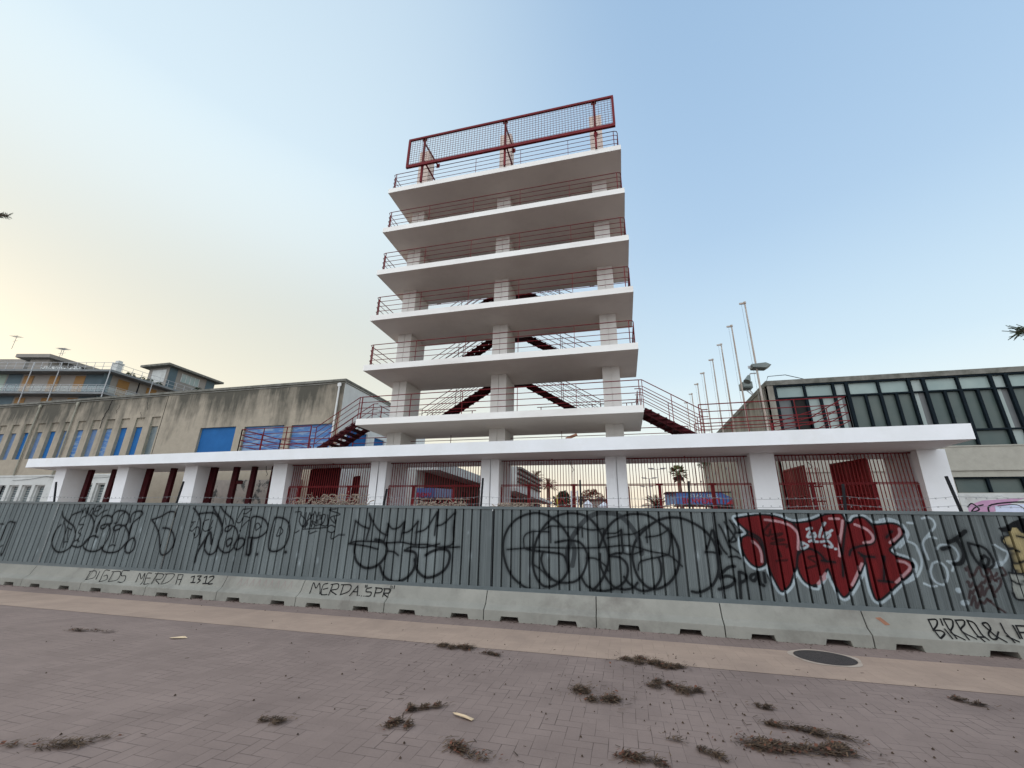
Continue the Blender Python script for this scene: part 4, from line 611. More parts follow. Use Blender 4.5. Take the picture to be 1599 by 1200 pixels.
# ---------------------------------------------------------------- tower
TX0,TX1,TY0,TY1=-11.6,1.04,16.45,19.9
Z2,H_,TT_=6.263,2.655,.287
RIB=[-10.62,-5.37,-.116]
ZC=4.915; ZS=4.431
tower=thing('observation_tower','white open concrete tower of six stacked slabs on three columns with red railings','tower',((TX0+TX1)/2,18.2,0))
for k in range(6):
    b=MB(); z=Z2+k*H_; b.box(TX0,TX1,TY0,TY1,z-TT_,z); b.mi=[1,2,0,0,0,0]; b.build('floor_slab',[M['slab'],M['soffit'],M['screed']],tower)
for i,x in enumerate(RIB):
    b=MB(); b.box(x-.375,x+.375,18.29,19.86,ZC+.002,Z2+5*H_-.01)
    for a,c in ((-.38,-.012),(.012,.38)): b.box(x+a,x+c,18.25,18.29,ZC+.002,Z2+5*H_-.01)
    b.build('column',M['colpaint'],tower); b=MB()
    b.box(x-.34,x-.012,18.25,18.95,Z2+5*H_-.01,23.98); b.box(x+.012,x+.34,18.25,18.95,Z2+5*H_-.01,23.98); b.box(x-.012,x+.012,18.28,18.95,Z2+5*H_-.01,23.98)
    b.build('roof_stub',M['stub'],tower)
def railing(parent,path,z,name='railing',posts=2.5,hs=(.27,.54,.81,1.08),r=.016,mat_=None,bend=True):
    b=MB()
    for h in hs:
        b.tube([(p[0],p[1],z+h) for p in path],r if h<hs[-1] else r*1.25,6)
    for a,c in zip(path[:-1],path[1:]):
        L=math.hypot(c[0]-a[0],c[1]-a[1]); n=max(1,round(L/posts))
        for k in range(n+1):
            s=k/n; x=a[0]+(c[0]-a[0])*s; y=a[1]+(c[1]-a[1])*s
            b.beam((x,y,z-.0),(x,y,z+hs[-1]),.018 if 0<k<n else .03,.045)
    return b.build(name,mat_ or M['red'],parent)
xa,xb,ya,yb=TX0+.12,TX1-.10,TY0+.12,TY1-.08
def rounded(path,r=.16):
    out=[path[0]]
    for i in range(1,len(path)-1):
        p,c,n=map(lambda q:Vector((q[0],q[1],0)),(path[i-1],path[i],path[i+1]))
        a=c+(p-c).normalized()*r; e=c+(n-c).normalized()*r
        for s in (0,.5,1):
            q=(a*(1-s)**2+c*2*s*(1-s)+e*s*s); out.append((q.x,q.y))
    out.append(path[-1]); return out
def railing_round(parent,path,z,**k):
    b=MB(); hs=(.27,.54,.81,1.08)
    rp=rounded(path)
    for h in hs: b.tube([(p[0],p[1],z+h) for p in rp],.014 if h<1 else .019,6)
    for a,c in zip(path[:-1],path[1:]):
        L=math.hypot(c[0]-a[0],c[1]-a[1]); d=Vector((c[0]-a[0],c[1]-a[1],0)).normalized(); n=max(1,round(L/2.45))
        for kk in range(n+1):
            s=kk/n; x=a[0]+(c[0]-a[0])*s; y=a[1]+(c[1]-a[1])*s
            if kk==0: x+=d.x*.2; y+=d.y*.2
            if kk==n: x-=d.x*.2; y-=d.y*.2
            b.beam((x,y,z),(x,y,z+hs[-1]),.02 if 0<kk<n else .035,.02 if 0<kk<n else .035)
    return b.build('railing',M['red'],parent)
for k in range(6):
    z=Z2+k*H_
    if k==0:
        railing_round(tower,[(xa,18.05),(xa,yb),(-10.9,yb)],z)
        railing_round(tower,[(xb,18.05),(xb,yb),(.3,yb)],z)
        railing(tower,[(xa,ya),(xb,ya)],z)
    else:
        railing_round(tower,[(-10.9,yb),(xa,yb),(xa,ya),(xb,ya),(xb,yb),(.3,yb)],z)
    railing_round(tower,[(-9.6,yb),(-7.0,yb)],z); railing_round(tower,[(-3.8,yb),(-.9,yb)],z)
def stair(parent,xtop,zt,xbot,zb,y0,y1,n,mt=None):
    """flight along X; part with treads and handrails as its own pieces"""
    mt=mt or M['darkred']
    b=MB()
    for y in (y0+.12,y1-.12):
        b.beam((xtop,y,zt-.16),(xbot,y,zb-.10),.05,.24)
    s=b.build('staircase',mt,parent)
    dx=(xbot-xtop)/n; dz=(zb-zt)/n
    b=MB()
    for k in range(n):
        x=xtop+dx*k; z=zt+dz*(k+1)
        xl_,xr_=sorted((x,x+dx*1.12)); b.box(xl_,xr_,y0,y1,z-.07,z)
        xc,xd=sorted((x,x+dx*.35)); b.box(xc,xd,y0+.06,y0+.10,z-.16,z-.071); b.box(xc,xd,y1-.10,y1-.06,z-.16,z-.071)
    b.build('treads',mt,s)
    for y in (y0+.03,y1-.03):
        b=MB()
        for h in (.27,.54,.81,1.08):
            b.tube([(xtop-math.copysign(.25,dx),y,zt+h),(xtop,y,zt+h),(xbot,y,zb+h),(xbot+math.copysign(.2,dx),y,zb+h)],.014 if h<1 else .019,6)
        for f in (0,.5,1): b.beam((xtop+(xbot-xtop)*f,y,zt+(zb-zt)*f-.1),(xtop+(xbot-xtop)*f,y,zt+(zb-zt)*f+1.08),.025,.025)
        b.build('handrail',M['red'],s)
    return s
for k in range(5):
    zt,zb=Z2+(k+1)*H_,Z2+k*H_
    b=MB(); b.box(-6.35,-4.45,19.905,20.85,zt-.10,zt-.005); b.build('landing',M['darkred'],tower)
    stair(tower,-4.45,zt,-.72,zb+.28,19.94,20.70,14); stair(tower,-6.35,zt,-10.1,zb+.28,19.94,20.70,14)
    
# side stairs from the first slab to the canopy roof
for sx_,x0_,x1_ in ((1,TX1+.02,TX1+2.1),(-1,TX0-.02,TX0-2.15)):
    stair(tower,x0_,Z2,x1_,ZC,16.55,17.75,8)
# ---------------------------------------------------------------- roof billboard frame
bb=thing('billboard_frame','empty red steel billboard frame with wire mesh on top of the white tower','billboard frame',(-4.9,16.3,19.54))
bx0,bx1,bz0,bz1,by=-10.55,.86,20.72,22.62,16.28
b=MB()
b.box(bx0,bx1,by-.06,by+.06,bz0-.13,bz0+.05); b.box(bx0,bx1,by-.05,by+.05,bz1-.06,bz1+.06)
for x in (bx0+.05,bx1-.05): b.box(x-.06,x+.06,by-.052,by+.052,bz0+.05,bz1-.06)
b.build('outer_frame',M['red'],bb)
b=MB(); x=bx0+.1
while x<bx1-.1: b.box(x-.009,x+.009,by-.022,by-.012,bz0+.05,bz1-.06); x+=.155
z=bz0+.15
while z<bz1-.08: b.box(bx0+.1,bx1-.1,by-.011,by-.001,z-.008,z+.008); z+=.155
b.build('wire_mesh',M['mesh'],bb)
for x in (-9.62,-4.85,-.13):
    b=MB(); b.box(x-.05,x+.05,by+.062,by+.17,19.545,bz1-.05); b.box(x-.14,x+.14,by+.062,by+.10,bz1-.16,bz1-.02); b.build('post',M['red'],bb)
    for z0_,z1_ in ((22.35,22.55),(21.15,21.2)):
        b=MB(); b.beam((x,by+.17,z0_),(x,18.24,z1_),.07,.07); b.box(x-.1,x+.1,18.2,18.245,z1_-.14,z1_+.14); b.build('brace',M['red'],bb)
# ---------------------------------------------------------------- entrance pavilion
cyf=lambda x: 15.80-.0265*x
pav=thing('entrance_pavilion','long low white pavilion with a flat roof, white pillars and red steel grilles','pavilion',(-11,17.5,0))
b=MB(); xL,xR=-32.8,10.45
b.add([(xL,cyf(xL),ZS),(xR,cyf(xR),ZS),(xR,19.42,ZS),(xL,19.42,ZS),(xL,cyf(xL),ZC),(xR,cyf(xR),ZC),(xR,19.42,ZC),(xL,19.42,ZC)],
      [(0,3,2,1),(4,5,6,7),(0,1,5,4),(1,2,6,5),(2,3,7,6),(3,0,4,7)])
b.mi=[1,2,0,0,0,0]; b.build('roof_slab',[M['white'],M['white'],mat('canopy_roof_top',(.50,.48,.45),(.40,.38,.35),scale=1)],pav)
PX=[-31.31,-26.62,-21.90,-16.42,-11.05,-5.75,-.55,4.69,9.87]
for i,x in enumerate(PX):
    yr=18.35 if i<4 else 19.3
    b=MB(); w_=.81; lean=.20
    def col(x0,x1,y0,y1):
        b.add([(x0,y0+lean,-.05),(x1,y0+lean,-.05),(x1,y1,-.05),(x0,y1,-.05),(x0,y0,ZS-.001),(x1,y0,ZS-.001),(x1,y1,ZS-.001),(x0,y1,ZS-.001)],
          [(0,3,2,1),(0,1,5,4),(1,2,6,5),(2,3,7,6),(3,0,4,7)])
    if 4<=i<=6:
        col(x+.005,x+w_-.005,17.30,yr); m_=x+w_/2+(.02 if i!=4 else 0)
        col(x,m_-.012,17.262,17.30+.0); col(m_+.012,x+w_,17.262,17.30)
    else: col(x,x+w_,17.27,yr)
    b.build('pillar',M['white'],pav,bevel=0)
for a,c in ((-30.0,-29.68),(-28.14,-27.84),(-25.56,-25.2),(-23.83,-23.52),(-21.1,-20.72),(-19.6,-19.3),(-18.44,-18.18),(-17.2,-16.95)):
    b=MB(); b.box(a,c,18.0,18.16,0,ZS-.002); b.build('steel_post',M['darkred'],pav)
b=MB(); b.box(-19.62,-18.9,18.04,18.10,3.55,3.72); b.build('crossbar',M['darkred'],pav)
for i in range(3,8):
    x0,x1=PX[i]+.81,PX[i+1]; y=17.62
    b=MB(); n=38; p=(x1-x0)/n
    for k in range(1,n): b.box(x0+k*p-.0115,x0+k*p+.0115,y-.011,y+.011,.12,4.36)
    g=b.build('grille',M['grille'],pav)
    b=MB(); b.box(x0,x1,y-.02,y+.02,4.36,4.40); b.box(x0,x1,y-.03,y-.012,3.31,3.34); b.box(x0,x1,y+.012,y+.03,3.36,3.39); b.box(x0+.01,x0+.06,y-.025,y+.025,.0,4.36 if i>6 else 3.29); b.box(x1-.06,x1-.01,y-.025,y+.025,.0,3.29)
    b.beam(((x0+x1)/2,y,4.401),((x0+x1)/2,y,ZS),.05,.05)
    b.build('rail',M['red'],g)
    for f in ((.27,.70) if i>3 else (.12,.72)):
        b=MB(); xc=x0+(x1-x0)*f; b.box(xc-.055,xc+.055,y+.035,y+.14,0,3.35); b.box(xc-.13,xc+.13,y+.035,y+.14,3.351,3.40); b.build('gate_post',M['red'],g)
def panel(parent,p,q,z0,z1,name,m,ribs=True):
    b=MB(); p=Vector((*p,0)); q=Vector((*q,0)); L=(q-p).length; d=(q-p).normalized(); nn=Vector((-d.y,d.x,0)); n=max(2,int(L/.12))
    for k in range(n):
        a=p+d*(L*k/n); c=p+d*(L*(k+.6)/n); e=p+d*(L*(k+1)/n)
        for s0,s1,o in ((a,c,0),(c,e,.02)):
            s0=s0+nn*o; s1=s1+nn*o
            b.add([(s0.x,s0.y,z0),(s1.x,s1.y,z0),(s1.x,s1.y,z1),(s0.x,s0.y,z1)],[(0,1,2,3)])
        b.add([(c.x,c.y,z0),(c.x+nn.x*.02,c.y+nn.y*.02,z0),(c.x+nn.x*.02,c.y+nn.y*.02,z1),(c.x,c.y,z1)],[(0,1,2,3)])
    b.beam((p.x,p.y,z1+.03),(q.x,q.y,z1+.03),.06,.06); b.beam((p.x,p.y,z0),(p.x,p.y,z1),.07,.07); b.beam((q.x,q.y,z0),(q.x,q.y,z1),.07,.07)
    b.beam((p.x-nn.x*.03,p.y-nn.y*.03,3.05),(q.x-nn.x*.03,q.y-nn.y*.03,3.05),.05,.05)
    return b.build(name,m,parent)
panel(pav,(6.85,20.7),(7.05,19.1),.05,4.15,'red_door',M['brightred'])
panel(pav,(8.05,19.25),(8.62,17.85),.05,4.2,'red_door',M['brightred'])
panel(pav,(8.64,17.9),(9.1,19.2),.05,4.2,'red_door',M['brightred'])
panel(pav,(-15.5,18.9),(-13.7,18.7),.05,ZS-.1,'red_door',M['darkred'])
panel(pav,(-12.95,18.9),(-12.45,18.6),.05,3.9,'red_door',M['darkred'])
b=MB()
for k in range(11): b.box(7.1+k*.1,7.12+k*.1,20.6,20.62,0,4.3)
b.box(7.08,8.2,20.63,20.66,3.5,3.56); b.box(7.08,8.2,20.63,20.66,2.9,2.95)
b.build('inner_grille',M['brightred'],pav)
# canopy roof railings
zr=ZC
railing(pav,[(2.9,cyf(2.9)+.12),(7.45,cyf(7.45)+.12),(7.45,18.6),(3.2,18.9)],zr,posts=1.6)
railing(pav,[(-13.8,cyf(-13.8)+.12),(-17.85,cyf(-17.85)+.12),(-17.85,18.9),(-14.2,19.1)],zr,posts=1.6)
b=MB()
for h in (.27,.54,.81,1.08): b.tube([(-17.85,16.6,zr+h*.95),(-15.6,18.6,zr+h*.55)],.014,5); b.tube([(7.45,16.2,zr+h*.95),(5.6,17.2,zr+h*.55)],.014,5)
b.beam((5.6,17.2,zr),(5.6,17.2,zr+.6),.04,.04); b.beam((-15.6,18.6,zr),(-15.6,18.6,zr+.6),.04,.04)
b.build('ramp_rail',M['red'],pav)
railing(pav,[(-13.6,19.3),(3.0,19.3)],zr,posts=3)
# hanging cable ends below the soffit
b=MB()
for x in (-17.55,-2.05,6.75): b.tube([(x,18.0,ZS),(x+.05,18.0,ZS-.25),(x+.18,18.0,ZS-.42),(x+.1,18.0,ZS-.5)],.012,5)
b.build('loose_cable',M['darksteel'],pav)
b=MB(); b.box(-30.2,-17.0,17.26,17.262,-1,-.9)
# ---------------------------------------------------------------- flagpoles
fp=thing('flagpole','tallest weathered white flagpole carrying floodlights beside the glazed building','flagpole',(6.87,21.75,0),'row of white flagpoles')
def poleparts(t,x,y,h):
    b=MB(); b.tube([(x,y,0),(x,y,h)],.065,10,r1=.036); b.build('pole',M['pole'],t,smooth=False)
    b=MB(); b.tube([(x,y,h),(x,y,h+.1)],.07,8); b.beam((x-.02,y,h+.02),(x-.26,y,h+.02),.06,.09); b.build('pulley_head',M['pole'],t)
    b=MB(); b.tube([(x-.16,y,h),(x-.12,y,1.2)],.006,4); b.box(x-.2,x-.1,y-.04,y+.04,h*.42,h*.42+.12); b.build('halyard',M['antenna'],t)
poleparts(fp,6.87,21.75,12.95)
fl=['second flagpole from the right, white with rust, rising past the roof corner','third flagpole from the right in the row','fourth flagpole from the right in the row','fifth flagpole from the right in the row','sixth flagpole from the right, above the red stair rail','seventh flagpole from the right, above the red stair rail','farthest and smallest flagpole at the left end of the row']
for (y,x),lb in zip(((24.45,6.82),(27.1,6.78),(29.7,6.74),(32.4,6.60),(35.0,6.56),(37.7,6.5),(40.4,6.45)),fl): dup(fp,(x,y,0),lb)
def flood(x,y,z,dirx,label,sz=1):
    t=thing('floodlight',label,'floodlight',(x,y,z)); b=MB()
    b.prism([(-.28*sz,-.16*sz),(.12*sz,-.22*sz),(.3*sz,0),(.12*sz,.22*sz),(-.28*sz,.16*sz)],'y',y-.2*sz,y+.2*sz)
    b.v=[(x+(v[0]*dirx),v[1],z+v[2]) for v in b.v]; b.build('lamp_housing',M['greenish'],t,bevel=.02)
    b=MB(); b.beam((x,y,z-.2*sz),(6.87 if z>9 else x,21.9 if z>9 else y,z-.45*sz),.04,.04); b.build('bracket',M['galv'],t)
t=thing('floodlight','grey-green horn-shaped loudspeaker lamp fixed high on the tallest flagpole','floodlight',(6.95,21.75,9.4))
b=MB(); b.prism([(6.65,9.32),(7.25,9.26),(7.48,9.40),(7.25,9.54),(6.6,9.50)],'y',21.50,22.0); b.build('lamp_housing',M['greenish'],t,bevel=.02)
b=MB(); b.beam((6.5,21.75,9.42),(6.65,21.75,9.42),.06,.12); b.build('bracket',M['galv'],t)
t=thing('floodlight','round grey floodlight on a short curved arm left of the tallest flagpole','floodlight',(6.5,21.75,8.9))
b=MB(); b.tube([(6.3,21.6,8.62),(6.38,21.65,8.78),(6.45,21.7,8.95)],.17,14,r1=.07); b.build('lamp_housing',M['greenish'],t,smooth=False)
b=MB(); b.tube([(6.45,21.7,8.95),(6.55,21.75,9.08),(6.8,21.75,9.08)],.03,6); b.build('bracket',M['galv'],t)
t=thing('floodlight','boxy grey floodlight on legs at the roof edge of the glazed building','floodlight',(7.95,26.6,9.36))
b=MB(); b.box(7.35,7.95,26.3,26.9,9.75,10.15); b.box(7.42,7.88,26.25,26.3,9.8,10.1); b.build('lamp_housing',M['greenish'],t,bevel=.05)
b=MB(); b.beam((7.6,26.6,9.75),(7.95,26.6,9.36),.05,.05); b.beam((7.8,26.6,9.75),(8.02,26.6,9.36),.05,.05); b.build('bracket',M['galv'],t)
# ---------------------------------------------------------------- wall with openings, facing -Y
def wall(x0,x1,z0,z1,Y,holes,depth=.22):
    b=MB(); xs=sorted({x0,x1}|{max(x0,min(x1,h[i])) for h in holes for i in (0,1)}); zs=sorted({z0,z1}|{h[i] for h in holes for i in (2,3)})
    for a,c in zip(xs[:-1],xs[1:]):
        for e,f in zip(zs[:-1],zs[1:]):
            mx,mz=(a+c)/2,(e+f)/2
            if any(h[0]<mx<h[1] and h[2]<mz<h[3] for h in holes): continue
            b.quad((a,Y,e),(c,Y,e),(c,Y,f),(a,Y,f))
    for h in holes:
        a,c,e,f=h[:4]; y2=Y+depth
        b.quad((a,Y,e),(a,y2,e),(a,y2,f),(a,Y,f),1); b.quad((c,Y,e),(c,Y,f),(c,y2,f),(c,y2,e),1)
        b.quad((a,Y,f),(a,y2,f),(c,y2,f),(c,Y,f),1); b.quad((a,Y,e),(c,Y,e),(c,y2,e),(a,y2,e),1)
    return b
# ---------------------------------------------------------------- old hall, left
hall=thing('exhibition_hall','old stained beige hall with blue shutters and a row of narrow windows, on the left','building',(-38,27,0))
HX=-16.67; HY=22.0
narrow=[(-32.2-1.445*k,-31.38-1.445*k,5.95,8.72) for k in range(18)]
big=[(-27.5,-24.52,4.95,7.72),(-23.82,-20.71,4.95,7.66),(-20.14,-17.0,4.95,7.62)]
b=wall(-31.17,HX,4.69,10.36,HY,big,.25)
b.quad((-31.17,HY,0),(HX,HY,0),(HX,HY,4.69),(-31.17,HY,4.69))
b.build('front_wall',[M['plaster'],M['jamb']],hall)
b=wall(-58.5,-31.25,4.69,10.36,HY+.02,narrow,.24); b.build('front_wall',[M['plaster'],M['jamb']],hall)
b=MB(); b.box(-31.25,-31.17,HY+.08,HY+.2,0,10.36); b.build('wall_joint',M['void'],hall)
lowh=[(-45.6+1.37*k,-44.55+1.37*k,2.7,4.02) for k in range(4)]+[(-39.1+1.2*k,-38.2+1.2*k,2.7,4.1) for k in range(5)]+[(-56+1.37*k,-54.95+1.37*k,2.7,4.02) for k in range(7)]
b=wall(-58.5,-31.25,0,4.69,HY-.01,lowh,.4); b.build('lower_wall',[M['wallwhite'],M['wallwhite']],hall)
for h in lowh:
    b=MB(); a,c,e,f=h
    b.quad((a,HY+.30,e),(c,HY+.30,e),(c,HY+.30,f),(a,HY+.30,f)); w_=b.build('window',M['grimglass'],hall)
    b=MB()
    for x in (a,c-.12): b.box(x,x+.12,HY+.1,HY+.28,e,f)
    b.box(a+.12,c-.12,HY+.1,HY+.28,f-.08,f)
    for k in range(7): b.box(a+.12,c-.12,HY+.24,HY+.28,e+.1+k*.17,e+.12+k*.17)
    b.build('frame',M['wallwhite'],w_)
kinds=['grimglass','blue','blue','bluefade','bluegrey','bluefade','bluegrey','blue','bluegrey','blue','bluegrey','bluegrey','bluegrey','blue','bluegrey','grimglass','blue','blue']
for k,h in enumerate(narrow):
    a,c,e,f=h; b=MB(); b.box(a,c,HY+.12,HY+.255,8.05,8.72); b.build('lintel_panel',M['plaster'],hall)
    b=MB(); n=16
    for q in range(n):
        z0_=e+(8.05-e)*q/n; z1_=e+(8.05-e)*(q+1)/n; b.quad((a,HY+.23,z0_),(c,HY+.23,z0_),(c,HY+.215,z1_),(a,HY+.215,z1_))
    b.build('shutter',M[kinds[k]],hall)
for h,m_ in zip(big,('blue','bluefade','bluefade')):
    a,c,e,f=h; b=MB(); n=18
    for q in range(n):
        z0_=e+(f-e)*q/n; z1_=e+(f-e)*(q+1)/n; b.quad((a,HY+.17,z0_),(c,HY+.17,z0_),(c,HY+.14,z1_),(a,HY+.14,z1_)); b.quad((a,HY+.14,z1_),(c,HY+.14,z1_),(c,HY+.17,z1_+.001),(a,HY+.17,z1_+.001))
    b.build('shutter',M[m_],hall)
# side face at X=HX
side=[(22.9,25.2,5.4,7.55),(26.05,27.4,5.4,7.55)]
b=MB(); ys=[22,22.9,25.2,26.05,27.4,34]; zs=[0,5.4,7.55,10.36]
for a,c in zip(ys[:-1],ys[1:]):
    for e,f in zip(zs[:-1],zs[1:]):
        if any(h[0]<(a+c)/2<h[1] and h[2]<(e+f)/2<h[3] for h in side): continue
        b.quad((HX,a,e),(HX,c,e),(HX,c,f),(HX,a,f))
for a,c,e,f in side:
    for p in (((HX,a,e),(HX-.2,a,e),(HX-.2,a,f),(HX,a,f)),((HX,c,e),(HX-.2,c,e),(HX-.2,c,f),(HX,c,f)),((HX,a,f),(HX-.2,a,f),(HX-.2,c,f),(HX,c,f)),((HX,a,e),(HX-.2,a,e),(HX-.2,c,e),(HX,c,e))): b.quad(*p)
b.quad((-58.5,34,0),(HX,34,0),(HX,34,10.36),(-58.5,34,10.36)); b.quad((-58.5,22,0),(-58.5,34,0),(-58.5,34,10.36),(-58.5,22,10.36))
b.build('side_wall',M['hallside'],hall)
for a,c,e,f in side: b=MB(); b.quad((HX-.12,a,e),(HX-.12,c,e),(HX-.12,c,f),(HX-.12,a,f)); b.build('shutter',M['blue'],hall)
b=MB(); b.box(-58.6,HX+.06,HY-.06,34.1,10.362,10.52); b.box(-58.55,HX+.02,HY-.03,34.05,10.24,10.30); b.build('parapet',M['parapet'],hall)
b=MB(); b.box(-58.6,-31.25,HY-.05,HY-.01,4.62,4.74); b.build('string_course',M['wallwhite'],hall)
rd=random.Random(3)
for x in (-44.1,-40.0,-17.0):
    b=MB(); b.tube([(x,HY-.09,10.24),(x+.02,HY-.09,4.75)],.06,8); b.box(x-.12,x+.12,HY-.14,HY-.062,10.0,10.22); b.build('drain_pipe',M['jamb'] if x<-20 else M['hallside'],hall)
b=MB()
for x0_,z0_,x1_,z1_ in ((-44,4.35,-40.6,4.62),(-40.6,4.62,-37.2,4.3),(-37,4.45,-33,4.62)): b.tube([(x0_,HY-.06,z0_),((x0_+x1_)/2,HY-.06,(z0_+z1_)/2-.06),(x1_,HY-.06,z1_)],.012,4)
b.build('cable',M['darksteel'],hall)
# cracks
b=MB(); px_,pz_=-36.6,10.3
pts=[(px_,HY+.014,pz_)]
for k in range(14): px_+=rd.uniform(-.12,.08); pz_-=.16; pts.append((px_,HY+.014,pz_))
b.tube(pts,.03,4)
for _ in range(3):
    px_=rd.uniform(-36,-32); pz_=rd.uniform(9,10); pts=[(px_,HY+.014,pz_)]
    for k in range(5): px_+=rd.uniform(-.15,.15); pz_-=.12; pts.append((px_,HY+.014,pz_))
    b.tube(pts,.013,4)
b.build('crack',M['void'],hall)
# mouldy wall seen through the bays
b=MB(); b.box(-25.6,-18.6,HY-.22,HY-.02,0,4.2); b.build('mouldy_wall',M['stained'],hall)
b=MB(); b.tube([(-20.5,27,10.52),(-20.5,27,11.6)],.02,5)
# ---------------------------------------------------------------- glazed building, right
gb=thing('glazed_building','pale concrete building with a long dark-framed band of greenish windows, on the right','building',(16,30,0))
GX,GY=7.9,24.0
b=MB(); b.quad((GX,GY,0),(GX,45,0),(GX,45,9.1),(GX,GY,9.1)); b.quad((GX,45,0),(34,45,0),(34,45,9.1),(GX,45,9.1)); b.quad((34,45,0),(34,GY,0),(34,GY,9.1),(34,45,9.1)); b.build('side_wall',M['rplaster'],gb)
b=MB(); b.box(GX-.03,34.05,GY-.04,45.1,9.102,9.36); b.build('roof_edge',M['parapet'],gb)
b=MB(); b.box(GX,8.2,GY,GY+.3,0,9.1); b.build('corner_wall',M['rplaster'],gb)
b=wall(8.2,34,0,5.62,GY,[(14.83,17.45,3.52,4.22),(17.6,20.3,3.52,4.22),(20.5,23.2,3.52,4.22),(23.4,26.1,3.52,4.22)],.3)
b.build('front_wall',[M['rplaster'],M['frame']],gb)
b=MB(); b.box(8.2,34,GY-.06,GY-.002,4.50,4.58); b.box(8.2,34,GY-.03,GY-.002,5.60,5.66); b.build('ledge',M['rplaster'],gb)
for x0_,x1_ in ((14.83,17.45),(17.6,20.3),(20.5,23.2),(23.4,26.1)):
    b=MB(); b.quad((x0_,GY+.2,3.52),(x1_,GY+.2,3.52),(x1_,GY+.2,4.22),(x0_,GY+.2,4.22)); w_=b.build('window',M['glassB'],gb)
    b=MB(); xm=(x0_+x1_)/2
    for a,c in ((x0_,x0_+.08),(xm-.05,xm+.05),(x1_-.08,x1_)): b.box(a,c,GY+.08,GY+.19,3.52,4.22)
    b.box(x0_,x1_,GY+.05,GY+.079,4.15,4.22); b.build('frame',M['frame'],w_)
# curtain glazing, bays of 3.3 m
starts=[8.2+3.29*k for k in range(8)]; zA,zB,zC_,zD=9.10,8.36,6.40,5.63
for k,s in enumerate(starts):
    w_=MB(); rr=random.Random(k+20)
    x1,x2,x3,x4=s+.14,s+1.45,s+2.76,s+3.29
    def q(a,c,e,f,m_,nm='pane',y=GY+.12):
        bq=MB(); bq.quad((a,y,e),(c,y,e),(c,y,f),(a,y,f)); return (bq,m_,nm)
    fr=MB()
    def bar(a,c,e,f,y0=GY-.02,y1=GY+.16): fr.box(a,c,y0,y1,e,f)
    bar(s,s+.14,zD,zA); bar(x3-.06,x3+.06,zD,zA); bar(s+1.40,s+1.50,zB+.04,zA,GY-.01,GY+.15); bar(s+1.385,s+1.515,zC_,zB-.04,GY-.01,GY+.15)
    for xx in (s+.80,s+2.1): bar(xx-.055,xx+.055,zC_,zB-.04,GY-.012,GY+.15)
    bar(s+1.41,s+1.49,zD,zC_-.04,GY-.01,GY+.15)
    fr.box(s+.14,x3-.06,GY-.005,GY+.14,zB-.04,zB+.04); fr.box(x3+.06,x4,GY-.005,GY+.14,zB-.03,zB+.03)
    fr.box(s+.14,x3-.06,GY-.005,GY+.14,zC_-.04,zC_+.04); fr.box(x3+.06,x4,GY-.005,GY+.14,zC_-.03,zC_+.03)
    fr.box(s+.14,x3-.06,GY-.006,GY+.14,zA-.09,zA-.0); fr.box(x3+.06,x4,GY-.006,GY+.14,zA-.09,zA)
    wf=fr.build('window',M['frame'],gb)
    panes=[(s+.14,s+1.40,zB,zA,'glassA'),(s+1.5,x3-.06,zB,zA,'glassA'),(x3+.06,x4,zB,zA,'glassC')]
    for a,c in ((s+.14,s+.745),(s+.855,s+1.385),(s+1.515,s+2.045),(s+2.155,x3-.06)):
        panes.append((a,c,zC_,zB,'glassB'))
    panes.append((x3+.06,x3+.30,zC_,zB,'glassC')); panes.append((x3+.30,x4,zC_,zB,'glassD'))
    panes+= [(s+.14,s+1.41,zD,zC_,'glassB'),(s+1.49,x3-.06,zD,zC_,'glassB'),(x3+.06,x4,zD,zC_,'glassC')]
    for i_,(a,c,e,f,m_) in enumerate(panes):
        if k==0 and i_==4: m_='void'
        if k==0 and i_ in(3,5,6): m_='glassC' if i_!=3 else 'glassD'
        bq=MB(); yy=GY+.12+rr.uniform(-.004,.004); bq.quad((a,yy,e),(c,yy,e),(c,yy,f),(a,yy,f)); bq.build('pane',M[m_],wf)
# graffiti mural band on the lower wall
b=MB(); ym=GY-.006
def fn(u,v,y=ym): return (u,y,v)
b.add([fn(15.0,2.95),fn(15.6,3.18),fn(17.2,3.3),fn(16.6,3.05),fn(15.6,2.55),fn(15.0,2.5)],[(0,1,2,3,4,5)]); b.build('painted_mural',mat('pink_spray_wall',(.45,.25,.36),(.36,.20,.30),scale=5),gb)
b=MB(); ribbon(b,smooth([(15.7,2.6),(15.9,3.0),(17.3,3.1),(18.0,2.6)]),.06,lambda u,v:fn(u,v,GY-.012)); ribbon(b,smooth([(16.1,2.95),(16.8,3.0),(17.0,2.7),(16.5,2.6)]),.03,lambda u,v:fn(u,v,GY-.013)); ribbon(b,smooth([(15.0,2.9),(15.2,3.05),(15.4,2.8),(15.1,2.7),(15.3,2.9),(15.6,3.0)]),.05,lambda u,v:fn(u,v,GY-.014)); ribbon(b,smooth([(18.1,2.95),(18.6,3.05),(18.3,2.8),(18.9,2.7)]),.06,lambda u,v:fn(u,v,GY-.012))
b.build('painted_mural',M['darksteel'],gb)
b=MB(); b.add([fn(15.95,2.55,GY-.009),fn(16.0,2.95,GY-.009),fn(17.25,3.05,GY-.009),fn(17.8,2.55,GY-.009)],[(0,1,2,3)]); b.build('painted_mural',mat('pale_blue_spray',(.45,.50,.62),(.55,.57,.66),scale=4),gb)
b=MB(); b.quad((14.8,GY-.004,2.0),(34,GY-.004,2.0),(34,GY-.004,3.5),(14.8,GY-.004,3.5)); b.build('whitewashed_band',M['wallwhite'],gb)
b=MB()
rg=random.Random(9)
for u0 in (15.3,16.0,17.1):
    p_=[(u0+k*.07,3.36+rg.uniform(-.07,.07)) for k in range(9)]; ribbon(b,p_,.012,lambda u,v:fn(u,v,GY-.015))
